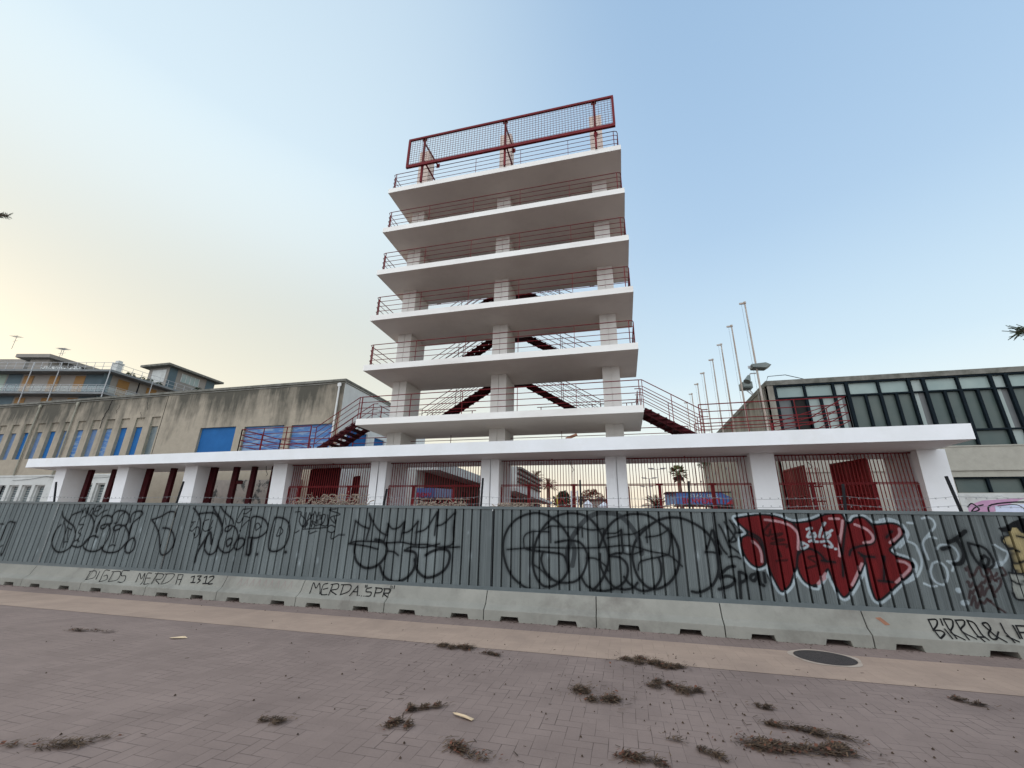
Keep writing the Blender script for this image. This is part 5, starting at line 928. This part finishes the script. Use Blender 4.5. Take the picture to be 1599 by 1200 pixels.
b.build('painted_scrawl',M['galv'],gb)
b=MB(); b.tube([(8.0,24.3,9.36),(8.15,24.3,9.72),(9.0,24.3,9.75),(10.1,24.3,9.36)],.02,5); b.build('roof_cable',M['darksteel'],gb)
for x,z0_ in ((GX-.06,2),(GX-.06,3)):
    b=MB(); yy=24.4+.8*(z0_-2); b.tube([(x,yy,z0_),(x,yy,9.05)],.05,6); b.build('drain_pipe',M['rplaster'],gb)
b=MB(); b.box(GX-.14,GX-.01,25.9,26.4,5.9,6.9); b.build('wall_box',M['greenish'],gb)
# ---------------------------------------------------------------- apartment block, far left
C0=Vector((-65.42,38,0)); dl=Vector((-.978,-.208,0)); dr=Vector((0,1,0)); nl=Vector((.208,-.978,0)); nr=Vector((1,0,0))
apt=thing('apartment_block','grey and beige apartment block with orange shutters and wrap-around balconies, above the old hall','building',tuple(C0))
ZR=20.9; FH=3.17
def slab(z,t_,off,name,m_,L1=34,L2=28):
    # plan polygon with the obtuse corner; off = setback
    c=C0-nl*off*1.0; 
    # intersection of the two offset lines
    cx=C0.x-off; k=(cx-(C0-nl*off).x)/dl.x; cc=(C0-nl*off)+dl*k
    p=[cc, cc+dl*L1, cc+dl*L1+Vector((0,16,0)), Vector((cc.x,cc.y+L2,0))]
    p=[p[0],p[3],Vector((p[3].x-14,p[3].y,0)),p[2],p[1]]
    b=MB(); b.prism([(q.x,q.y) for q in p],'z',z-t_,z); return b.build(name,m_,apt)
for k in range(7):
    z=ZR-k*FH
    slab(z,.28,0,'balcony_slab',M['aptslab'])
    if z-FH>-1: 
        slab(z-.283,FH-.29,1.4,'wall',M['aptwall'])
def Lp(u,off,z): q=C0-nl*off+dl*u; return (q.x,q.y,z)
def Rp(v,off,z): return (C0.x-off,C0.y+v,z)
def rectL(b,u0,u1,z0,z1,off): b.quad(Lp(u0,off,z0),Lp(u1,off,z0),Lp(u1,off,z1),Lp(u0,off,z1))
def rectR(b,v0,v1,z0,z1,off): b.quad(Rp(v0,off,z0),Rp(v1,off,z0),Rp(v1,off,z1),Rp(v0,off,z1))
for k in range(3):
    z=ZR-k*FH
    for u0,u1,m_ in ((1.75,4.75,'aptblue'),(13.9,16.0,'aptblue'),(16.2,22,'aptgreen')):
        b=MB(); rectL(b,u0,u1,z-FH+.01,z-.285,1.37); b.build('cladding_panel',M[m_],apt)
    b=MB(); rectR(b,.2,1.2,z-FH+.01,z-.285,1.37); b.build('cladding_panel',M['aptblue'],apt)
    for u0,u1 in ((4.75,6.2),(8.4,9.9),(12.2,13.6)):
        b=MB(); rectL(b,u0,u1,z-FH+.02,z-.50,1.34); b.build('shutter',M['orange'],apt)
    for v0,v1 in ((2.0,3.45),(5.8,7.2),(9.8,11.2)):
        b=MB(); rectR(b,v0,v1,z-FH+.02,z-.62,1.34); b.build('shutter',M['orange'],apt)
    # railings
    b=MB(); zz=z
    for h in (.45,1.0): b.beam(Lp(.1,.05,zz+h),Lp(30,.05,zz+h),.04,.04); b.beam(Rp(.1,.05,zz+h),Rp(22,.05,zz+h),.04,.04)
    for q in range(24): b.beam(Lp(.1+q*1.25,.05,zz),Lp(.1+q*1.25,.05,zz+1.0),.04,.04)
    for q in range(17): b.beam(Rp(1.3+q*1.25,.05,zz),Rp(1.3+q*1.25,.05,zz+1.0),.04,.04)
    b.build('railing',M['galv'],apt)
    b=MB(); rectL(b,.15,30,zz+.08,zz+.85,.08); rectR(b,.15,22,zz+.08,zz+.85,.08)
    if k>0: 
        m2,t2,b2=nodes('balcony_glass'); b2.inputs['Base Color'].default_value=(.45,.5,.48,1); b2.inputs['Alpha'].default_value=.35; b2.inputs['Roughness'].default_value=.2
        M.setdefault('balglass',m2); b.build('glass_screen',M['balglass'],apt)
b=MB()
for u in (.1,7.3,11.2,20): b.beam(Lp(u,.02,0),Lp(u,.02,ZR+1.0),.085,.085)
for v in (5.4,11): b.beam(Rp(v,.02,0),Rp(v,.02,ZR+.1),.085,.085)
b.build('steel_post',M['galv'],apt)
b=MB(); b.box(C0.x-1.44,C0.x-1.345,C0.y+4.6,C0.y+4.75,0,ZR-.3); b.build('downpipe',M['darksteel'],apt)
# penthouse
def ph(x0,x1,y0,y1,z0,z1,ov,mw):
    b=MB(); b.box(x0,x1,y0,y1,z0,z1); p_=b.build('penthouse',M[mw],apt); b=MB(); b.box(x0-ov,x1+ov,y0-ov,y1+ov,z1+.003,z1+.32); b.build('roof',M['parapet'],p_); return p_
p1=ph(-72.6,-68.4,47.2,55.2,ZR+.003,25.0,.9,'aptwall')
b=MB(); b.quad((-68.37,49.3,23.2),(-68.37,52.3,23.2),(-68.37,52.3,24.6),(-68.37,49.3,24.6)); f_=b.build('window',M['glassC'],p1)
b=MB()
for k in range(5): b.box(-68.36,-68.30,49.25+k*.75,49.33+k*.75,23.2,24.6)
b.build('frame',M['wallwhite'],f_)
b=MB(); b.box(-68.37,-68.34,47.25,48.5,ZR,24.98); b.box(-68.37,-68.34,53.6,55.1,ZR,24.98); b.build('cladding_panel',M['aptblue'],p1)
b=MB(); b.quad((-71.8,47.17,22.5),(-68.9,47.17,22.5),(-68.9,47.17,24.6),(-71.8,47.17,24.6)); b.build('window',M['wallwhite'],p1)
q0=Lp(15.2,5,0); q1=Lp(20.5,5,0)
b=MB(); b.prism([Lp(15.6,5,0)[:2],Lp(18.6,5,0)[:2],Lp(18.6,11,0)[:2],Lp(15.6,11,0)[:2]],'z',ZR+.003,24.4); p2=b.build('penthouse',M['aptwall'],apt)
b=MB(); b.prism([Lp(15.0,4.3,0)[:2],Lp(20.3,4.3,0)[:2],Lp(20.3,12,0)[:2],Lp(13.4,12,0)[:2]],'z',24.41,24.95); b.build('roof',M['aptwall'],p2)
b=MB(); b.prism([Lp(23.4,8,0)[:2],Lp(33,8,0)[:2],Lp(33,18,0)[:2],Lp(20.5,18,0)[:2]],'z',ZR+.003,25.6); b.build('penthouse',M['aptwall'],apt)
b=MB(); b.box(-69.1,-68.2,40.15,40.85,ZR+.003,22.8); b.box(-69.2,-68.1,40.05,40.95,22.803,22.95); b.box(-69.0,-68.3,40.25,40.75,22.953,23.3); b.build('chimney',M['wallwhite'],apt)
def antenna(x,y,z,h,label,seed):
    b=MB(); r=random.Random(seed); b.beam((x,y,z),(x,y,z+h),.045,.045); b.beam((x-.9,y,z+h-.1),(x+1.1,y-.3,z+h-.35),.035,.035)
    for k in range(7): xx=x-.8+k*.28; b.beam((xx,y-.45,z+h-.12-.03*k),(xx,y+.35,z+h-.12-.03*k),.022,.022)
    b.beam((x-.5,y,z+h-.9),(x+.6,y,z+h-.9),.03,.03)
    tag(b.build('roof_antenna',M['antenna']),label,'antenna','antennas on the apartment roof')
ax=[(21.0,4,25.6,2.2,'leftmost television antenna on the apartment roof'),(15.6,6,24.95,1.7,'television antenna above the small roof block, second from the left'),(14.0,5,24.95,1.3,'lower television antenna just left of the bare terrace railing')]
for k,(u,o_,z,h,lb) in enumerate(ax): p_=Lp(u,o_,z); antenna(p_[0],p_[1],z,h,lb,k)
def leafball(b,c,r_,n,rs,s=.18,sq=.8):
    for k in range(n):
        while True:
            v=Vector((rs.uniform(-1,1),rs.uniform(-1,1),rs.uniform(-1,1)))
            if v.length<1: break
        v=v*r_; v.z*=sq; p_=Vector(c)+v; a=Vector((rs.uniform(-1,1),rs.uniform(-1,1),rs.uniform(-1,1))).normalized(); e=a.cross(Vector((rs.uniform(-1,1),rs.uniform(-1,1),rs.uniform(-1,1)))).normalized()
        l=s*rs.uniform(.6,1.3); b.add([p_-a*l,p_+e*l*.35,p_+a*l,p_-e*l*.35],[(0,1,2,3)])
def bush(name,label,cat,balls,m_,s=.18,group=None,n=220):
    b=MB(); rs=random.Random(hash(label)%999 if False else len(label)*7)
    for x,y,z,r_ in balls: leafball(b,(x,y,z),r_,int(n*r_*r_) if r_>1 else int(n*r_),rs,s)
    return tag(b.build(name,m_),label,cat,group)
bush('potted_plants','dark green potted plants behind the roof railing, right of the chimney','plants',[(-68.3,42.2,ZR+.7,.7),(-68.1,43.5,ZR+.6,.6),(-68.5,44.9,ZR+.7,.7),(-67.6,45.8,ZR+.5,.5)],M['drygrn'])
bush('potted_plants','pale dry plants behind the roof railing, left part of the terrace','plants',[Lp(8.5,3,ZR+.8)+(.9,),Lp(9.8,3,ZR+.7)+(.8,),Lp(11.2,3,ZR+.8)+(.9,),Lp(13,3.4,ZR+.9)+(1.0,)],M['hallside'])
bush('potted_plants','drooping dark plant against the end of the right penthouse','plants',[(-67.4,52.6,ZR+1.2,.9),(-67.4,53.8,ZR+.9,1.0),(-67.2,51.6,ZR+1.5,.6)],M['drygrn'])
b=MB(); b.tube([(-24,30,10.5),(-24,30,11.35)],.03,5); b.tube([(-24.25,30,11.35),(-24,29.9,11.5),(-23.7,30,11.55)],.12,8,r1=.2)
tag(b.build('roof_vent',M['galv']),'small grey vent cowl on the roof of the old hall','vent')
# ---------------------------------------------------------------- things seen through the grilles
def white_low(X,y0,y1,zf0,zf1,xb,label,name='low_building'):
    t=thing(name,label,'building',((X+xb)/2,(y0+y1)/2,0))
    b=MB(); b.box(xb,X,y0,y1,zf0,zf1); b.build('roof',M['wallwhite'],t)
    b=MB(); b.box(xb,X-1.3,y0+1.2,y1,0,zf0-.003); b.build('wall',M['shade'],t)
    b=MB(); b.box(xb,X-1.5,y0+.02,y0+1.197,0,zf0-.003); b.build('end_wall',M['wallwhite'],t)
    for k in range(4):
        yy=y0+3+k*(y1-y0-4)/4; b=MB(); b.quad((X-1.29,yy,zf0-1.9),(X-1.29,yy+1.2,zf0-1.9),(X-1.29,yy+1.2,zf0-.7),(X-1.29,yy,zf0-.7)); b.build('window',M['void'],t)
    return t
white_low(-11,24.7,38,5.02,5.62,-18,'low white building with a dark recessed front, seen between the fifth and sixth pillars')
white_low(-7,28.7,45,4.05,4.28,-9.6,'low white canopied building seen through the grille right of the centre pillar')
t=thing('stepped_building','taller white and grey banded building behind the low canopied one, right of the centre pillar','building',(-8,36,0))
b=MB(); b.box(-9.5,-7.6,31.6,41,4.3,6.15); b.build('body',M['wallwhite'],t)
b=MB()
for z0_,z1_ in ((5.55,5.68),(4.95,5.05)): b.box(-7.597,-7.45,31.65,41,z0_,z1_)
b.build('window_band',M['shade'],t)
b=MB(); b.box(-7.6+.003,-7.3,31.65,40.9,5.95,6.1); b.box(-7.597,-7.3,31.65,40.9,5.25,5.35); b.build('balcony_band',M['aptwall'],t)
def letters(b,text,x0,z0,w_,h_,y,st=.02,gap=.3):
    F={'B':[[(0,0),(0,1),(.7,1),(.8,.75),(.6,.5),(0,.5)],[(.6,.5),(.9,.25),(.7,0),(0,0)]],'E':[[(.9,1),(0,1),(0,0),(.9,0)],[(0,.5),(.7,.5)]],'N':[[(0,0),(0,1),(.9,0),(.9,1)]],'V':[[(0,1),(.45,0),(.9,1)]],
       'U':[[(0,1),(0,.1),(.45,0),(.9,.1),(.9,1)]],'T':[[(0,1),(1,1)],[(.5,1),(.5,0)]],'I':[[(.45,0),(.45,1)]],'S':[[(.9,.9),(.5,1),(0,.75),(.9,.3),(.5,0),(0,.1)]],'A':[[(0,0),(.45,1),(.9,0)],[(.2,.4),(.7,.4)]],'Z':[[(0,1),(.9,1),(0,0),(.9,0)]],'O':[[(.45,1),(0,.7),(0,.3),(.45,0),(.9,.3),(.9,.7),(.45,1)]],'R':[[(0,0),(0,1),(.8,.9),(.8,.6),(0,.5),(.9,0)]],'M':[[(0,0),(0,1),(.45,.4),(.9,1),(.9,0)]]}
    for i,ch in enumerate(text):
        for stn in F.get(ch,[]):
            ribbon(b,[(x0+(i*(1+gap)+p[0])*w_,z0+p[1]*h_) for p in stn],st,lambda u,v:(u,y,v))
t=thing('welcome_kiosk','long blue welcome kiosk with red lettering, seen between the seventh and eighth pillars','kiosk',(5,30.8,0))
b=MB(); b.box(3.45,6.75,30,31.5,3.30,4.02); b.build('sign_box',M['paleblue'],t)
b=MB(); b.add([(3.45,30,3.30),(3.45,30,4.02),(2.85,31.2,4.02),(2.85,31.2,3.30)],[(0,1,2,3)]); b.build('side_panel',M['palesky'],t)
b=MB(); letters(b,'BENVENUTI',3.82,3.38,.20,.26,29.985,.065,.45); b.build('red_lettering',M['signred'],t)
b=MB(); letters(b,'STAZIONE',4.25,3.74,.16,.19,29.985,.045,.35); b.build('pale_lettering',M['signpale'],t)
b=MB(); b.add([(6.35,29.99,3.31),(6.74,29.99,3.62),(6.74,29.99,3.31)],[(0,1,2)]); b.build('red_corner',M['signred'],t)
b=MB(); b.add([(6.2,29.99,4.01),(6.74,29.99,4.01),(6.74,29.99,3.7)],[(0,1,2)]); b.build('pale_corner',mat('pale_green_print',(.45,.5,.35)),t)
b=MB(); b.box(2.8,6.8,29.95,31.6,4.022,4.08); b.box(3.4,6.8,29.96,31.5,3.2,3.298); b.build('dark_trim',M['shade'],t)
b=MB(); b.box(5.7,6.8,30.1,31.4,0,3.198); b.build('booth',M['shade'],t)
b=MB()
for x in (3.5,4.4,5.2): b.box(x-.04,x+.04,30.2,30.28,0,3.198)
b.build('leg',M['shade'],t)
t=thing('blue_kiosk','small blue kiosk before the low white building, between the fifth and sixth pillars','kiosk',(-10.4,22.6,0))
b=MB(); b.box(-11.3,-10.3,22.5,23.4,3.19,3.71); b.build('sign_box',M['paleblue'],t)
b=MB(); b.add([(-10.15,22.5,3.19),(-9.3,23.4,3.19),(-9.3,23.4,3.70),(-10.15,22.5,3.71)],[(0,1,2,3)]); b.build('side_panel',M['palesky'],t)
b=MB(); letters(b,'BENV',-11.22,3.25,.16,.18,22.485,.05,.4); b.build('red_lettering',M['signred'],t)
b=MB(); b.box(-11.35,-9.3,22.48,23.4,3.10,3.187); b.build('dark_trim',M['shade'],t)
for x in (-11.2,-10.5,-10.1,-9.4):
    b=MB(); b.box(x-.04,x+.04,22.7,22.78,0,3.097); b.build('leg',M['darkred'],t)
t=thing('banner_kiosk','faded blue banner kiosk seen through the dark red grille between the fourth and fifth pillars','kiosk',(-20.8,30.5,0))
b=MB(); b.box(-21.6,-20.0,30,31,4.35,4.95); b.build('sign_box',M['bluegrey'],t)
b=MB(); b.box(-21.6,-20.0,30.2,30.8,0,4.348); b.build('booth',M['shade'],t)
def fan_palm(x,y,zc,r_,label,nf=34,droop=.5,hb=.28,seed=1,skirt=True):
    t=thing('palm_tree',label,'palm tree',(x,y,0)); rs=random.Random(seed)
    b=MB(); b.tube([(x,y,0),(x+.05,y,zc*.5),(x,y,zc)],hb,8,r1=hb*.75); b.build('trunk',M['bark'],t)
    b=MB()
    for k in range(nf):
        az=rs.uniform(0,6.28); el=rs.uniform(-.55,1.35); L_=r_*rs.uniform(.45,.62); d=Vector((math.cos(az)*math.cos(el),math.sin(az)*math.cos(el),math.sin(el)))
        c=Vector((x,y,zc)); tip=c+d*L_; b.tube([c,tip],.02,3)
        side=d.cross(Vector((0,0,1))); side=side.normalized() if side.length>.01 else Vector((1,0,0)); up=side.cross(d)
        for q in range(13):
            a=(q-6)/6*1.15; dd=(d*math.cos(a)+side*math.sin(a)).normalized(); l=r_*.5*(1-.25*abs(a)); e=tip+dd*l-Vector((0,0,droop*l*.35)); wv=dd.cross(up).normalized()*r_*.035
            b.add([tip,tip+dd*l*.55+wv,e,tip+dd*l*.55-wv],[(0,1,2,3)])
    b.build('crown',M['palmleaf'],t)
    if skirt:
        b=MB()
        for k in range(60):
            az=rs.uniform(0,6.28); z_=zc-rs.uniform(.05,.5)*r_; p0=Vector((x+hb*math.cos(az),y+hb*math.sin(az),z_)); b.tube([p0,p0+Vector((math.cos(az)*r_*.3,math.sin(az)*r_*.3,-r_*.4))],.03,3)
        b.build('dead_fronds',M['needle'],t)
fan_palm(7.45,60,8.8,1.35,'tall fan palm with a round crown, seen between the seventh and eighth pillars',46,seed=3)
def feather_palm(x,y,zc,r_,label,seed=1,m_='drygrn',h=.35):
    t=thing('palm_tree',label,'palm tree',(x,y,0)); rs=random.Random(seed); b=MB(); b.tube([(x,y,0),(x,y,zc)],h,8,r1=h*.8); b.build('trunk',M['bark'],t); b=MB()
    for k in range(34):
        az=rs.uniform(0,6.28); el=rs.uniform(.1,1.3); pts=[]; p_=Vector((x,y,zc)); v=Vector((math.cos(az)*math.cos(el),math.sin(az)*math.cos(el),math.sin(el)))
        for q in range(8):
            pts.append(p_.copy()); p_=p_+v*r_/7; v=(v-Vector((0,0,.17))).normalized()
        for q in range(1,8):
            d=(pts[q]-pts[q-1]).normalized(); s=d.cross(Vector((0,0,1))); 
            if s.length<.01: continue
            s.normalize()
            for sg in (-1,1):
                for f in (0,.5):
                    o_=pts[q-1].lerp(pts[q],f); e=o_+s*sg*r_*.2+d*r_*.12-Vector((0,0,.05*r_)); b.add([o_,o_+d*.05*r_,e],[(0,1,2)])
        b.tube(pts,.02,3)
    b.build('crown',M[m_],t)
feather_palm(2.95,40,3.3,1.5,'low dark feathery palm just above the fence, left of the blue welcome kiosk',2)
feather_palm(-12.6,64,8.8,1.6,'distant reddish palm behind the stepped white building',4,'autumn',.3)
feather_palm(-9.9,60,7.2,1.4,'smaller distant palm right of the reddish one',5,'autumn',.3)
def tree(name,label,x,y,z0,balls,m_,s=.25,n=260,group='trees seen through the grilles'):
    t=thing(name,label,'tree',(x,y,0),group); b=MB(); b.tube([(x,y,0),(x+.1,y,z0*.5),(x,y,z0)],.22,7,r1=.1)
    for bx_,by_,bz_,r_ in balls: b.tube([(x,y,z0*.8),((x+bx_)/2,(y+by_)/2,(z0+bz_)/2),(bx_,by_,bz_)],.07,5,r1=.03)
    b.build('trunk',M['bark'],t)
    b=MB(); rs=random.Random(len(label)); 
    for bx_,by_,bz_,r_ in balls: leafball(b,(bx_,by_,bz_),r_,int(n*max(1,r_*r_)),rs,s)
    b.build('crown',M[m_],t)
tree('round_tree','dark round tree seen through the grille right of the centre pillar',-7.2,55,3.5,[(-7.6,55,5.0,1.0),(-6.7,55,4.8,1.0),(-7.2,55.4,5.7,.75)],'drygrn')
tree('small_tree','low olive green bush tree in front of the dark round tree',-5.4,43,2,[(-5.7,43,3.3,.55),(-5.0,43,3.2,.5)],'leaf',.14)
tree('bare_tree','sparse reddish tree left of the seventh pillar, behind the white tents',-3.9,55,4,[(-4.2,55,5.9,.7),(-3.3,55,6.1,.45),(-3.9,55,5.4,.8),(-2.7,55,5.5,.6)],'autumn',.16,150)
tree('bare_tree','sparse reddish tree just right of the white pylon',-5.3,58,4,[(-5.5,58,5.4,.5),(-5.0,58,5.8,.45),(-5.3,58,4.9,.6)],'autumn',.14,110)
def post_thing(name,label,cat,x,y,h,m_,r_=.06,extra=None,group=None):
    t=thing(name,label,cat,(x,y,0),group); b=MB(); b.tube([(x,y,0),(x,y,h)],r_,6); b.build('pole',m_,t)
    if extra: extra(t,x,y,h)
    return t
def lamp_head(t,x,y,h):
    b=MB(); b.beam((x-1.0,y,h+.05),(x+1.0,y,h+.05),.05,.05); b.build('arm',M['antenna'],t)
    for s in (-1,1): b=MB(); b.prism([(x+s*.35,h+.06),(x+s*1.15,h+.14),(x+s*1.2,h+.22),(x+s*.5,h+.2)],'y',y-.15,y+.15); b.build('lamp_head',M['antenna'],t)
l0=post_thing('street_lamp','nearest double-armed street lamp, highest of the three left of the fan palm','street lamp',4.83,60,9.4,M['antenna'],.06,lamp_head,'double-armed street lamps')
dup(l0,(4.43,71,0),'middle one of the three double-armed street lamps left of the fan palm'); dup(l0,(4.72,85,0),'farthest and lowest of the three double-armed street lamps left of the fan palm')
t=thing('lattice_pylon','white lattice pylon standing behind the grille, left of the seventh pillar','pylon',(-4.2,40,0)); b=MB()
for dx in (-.28,.28): b.box(-4.2+dx-.07,-4.2+dx+.07,39.9,40.1,0,5.0)
b.build('legs',M['tentwhite'],t); b=MB()
for k in range(9): b.beam((-4.2-.2,40,.5+k*.5),(-4.2+.2,40,.9+k*.5),.03,.03)
b.build('bracing',M['antenna'],t)
def tent(x,y,w_,h_,label):
    t=thing('white_tent',label,'tent',(x,y,0),'white tents in the distance'); b=MB(); b.add([(x-w_,y-w_,h_),(x+w_,y-w_,h_),(x+w_,y+w_,h_),(x-w_,y+w_,h_),(x,y,h_+.5)],[(0,1,4),(1,2,4),(2,3,4),(3,0,4)]); b.build('tent_roof',M['tentwhite'],t)
    b=MB(); b.box(x-w_+.05,x+w_-.05,y-w_+.05,y+w_-.05,0,h_-.003); b.build('tent_wall',M['tentwhite'],t)
tent(-3.6,48,.5,4.2,'white tent behind the grille, right of the white pylon'); tent(-1.9,48,.65,4.0,'white tent behind the grille, just left of the seventh pillar')
t=thing('brown_hut','brown hut between the two white tents','hut',(-2.75,52,0)); b=MB(); b.box(-4.5,-1.6,52,54,0,4.9); b.build('body',M['stained'],t); b=MB(); b.box(-4.7,-1.4,51.8,54.2,4.903,5.05); b.build('roof',M['shade'],t)
t=thing('yellow_umbrella','closed yellow parasol right of the low canopied white building','parasol',(-5.1,36,0)); b=MB(); b.tube([(-5.1,36,2.4),(-5.15,36,3.3),(-5.25,36,4.3)],.22,8,r1=.03); b.build('canopy',M['yellow'],t); b=MB(); b.tube([(-5.1,36,0),(-5.1,36,2.4)],.04,6); b.build('pole',M['galv'],t)
t=thing('red_structure','red steel stand beside the closed yellow parasol','stand',(-4.4,34,0)); b=MB()
for k in range(5): b.box(-4.8+k*.2,-4.75+k*.2,34,34.05,0,3.3)
b.box(-4.85,-3.9,33.98,34.08,3.301,3.36); b.build('bars',M['brightred'],t); b=MB(); b.beam((-4.85,34,3.4),(-4.6,34,4.0),.07,.07); b.beam((-4.6,34,4.0),(-4.2,34,3.4),.07,.07); b.build('frame',M['brightred'],t)
t=thing('harbour_crane','distant rusty crane head showing between the canopy roof and the first tower slab','crane',(-7.5,70,0)); b=MB(); b.tube([(-7.5,70,0),(-7.5,70,15.8)],.07,6); b.build('mast',M['pole'],t)
b=MB(); b.beam((-8.5,70,16.0),(-6.6,70,16.7),.4,.4); b.beam((-8.2,70,15.8),(-7.0,70,15.9),.5,.25); b.build('jib',M['rust'],t)
bush('climbing_plant','dark green plant clump clinging to the side wall behind the eighth pillar bay','plants',[(7.7,44.0,7.7,.45),(7.7,41.5,7.55,.35)],M['leaf'],.12,n=200)
# ---------------------------------------------------------------- pines whose branch tips reach into view
def pine(x,y,tipx,tipy,tipz,h,label,seed,cr):
    t=thing('pine_tree',label,'tree',(x,y,0)); rs=random.Random(seed)
    b=MB(); b.tube([(x,y,0),(x+.2,y,h*.5),(x,y+.1,h)],.3,9,r1=.12); b.tube([(x,y,tipz-.6),((x+tipx)/2,(y+tipy)/2,tipz+.1),(tipx,tipy,tipz)],.09,6,r1=.015)
    b.build('trunk',M['bark'],t); b=MB()
    d=(Vector((tipx,tipy,tipz))-Vector((x,y,tipz-.2))); L_=d.length; d.normalize()
    for k in range(260):
        s=abs(rs.gauss(0,.35))*min(1.6,L_*.5); p_=Vector((tipx,tipy,tipz))-d*s; v=Vector((rs.gauss(0,1),rs.gauss(0,1),rs.gauss(0,1))).normalized()*.6+d*.6; l=rs.uniform(.08,.16); b.tube([p_,p_+v*l],.004,3)
    for c in cr: leafball(b,c[:3],c[3],900,rs,.12)
    b.build('crown',M['drygrn'],t)
pine(-18.5,3.2,-13.85,5,8.52,10.5,'pine tree whose dark branch tip shows at the left edge of the photo',1,[(-18.5,3.2,10.5,1.7),(-17.8,2.4,9.8,1.3),(-19.6,3.4,9.7,1.4)])
pine(6.6,3.2,3.99,5,3.62,7.5,'pine tree whose dark branch tip shows at the right edge of the photo',2,[(6.9,3.0,7.2,1.2),(7.4,3.4,6.4,1.1)])
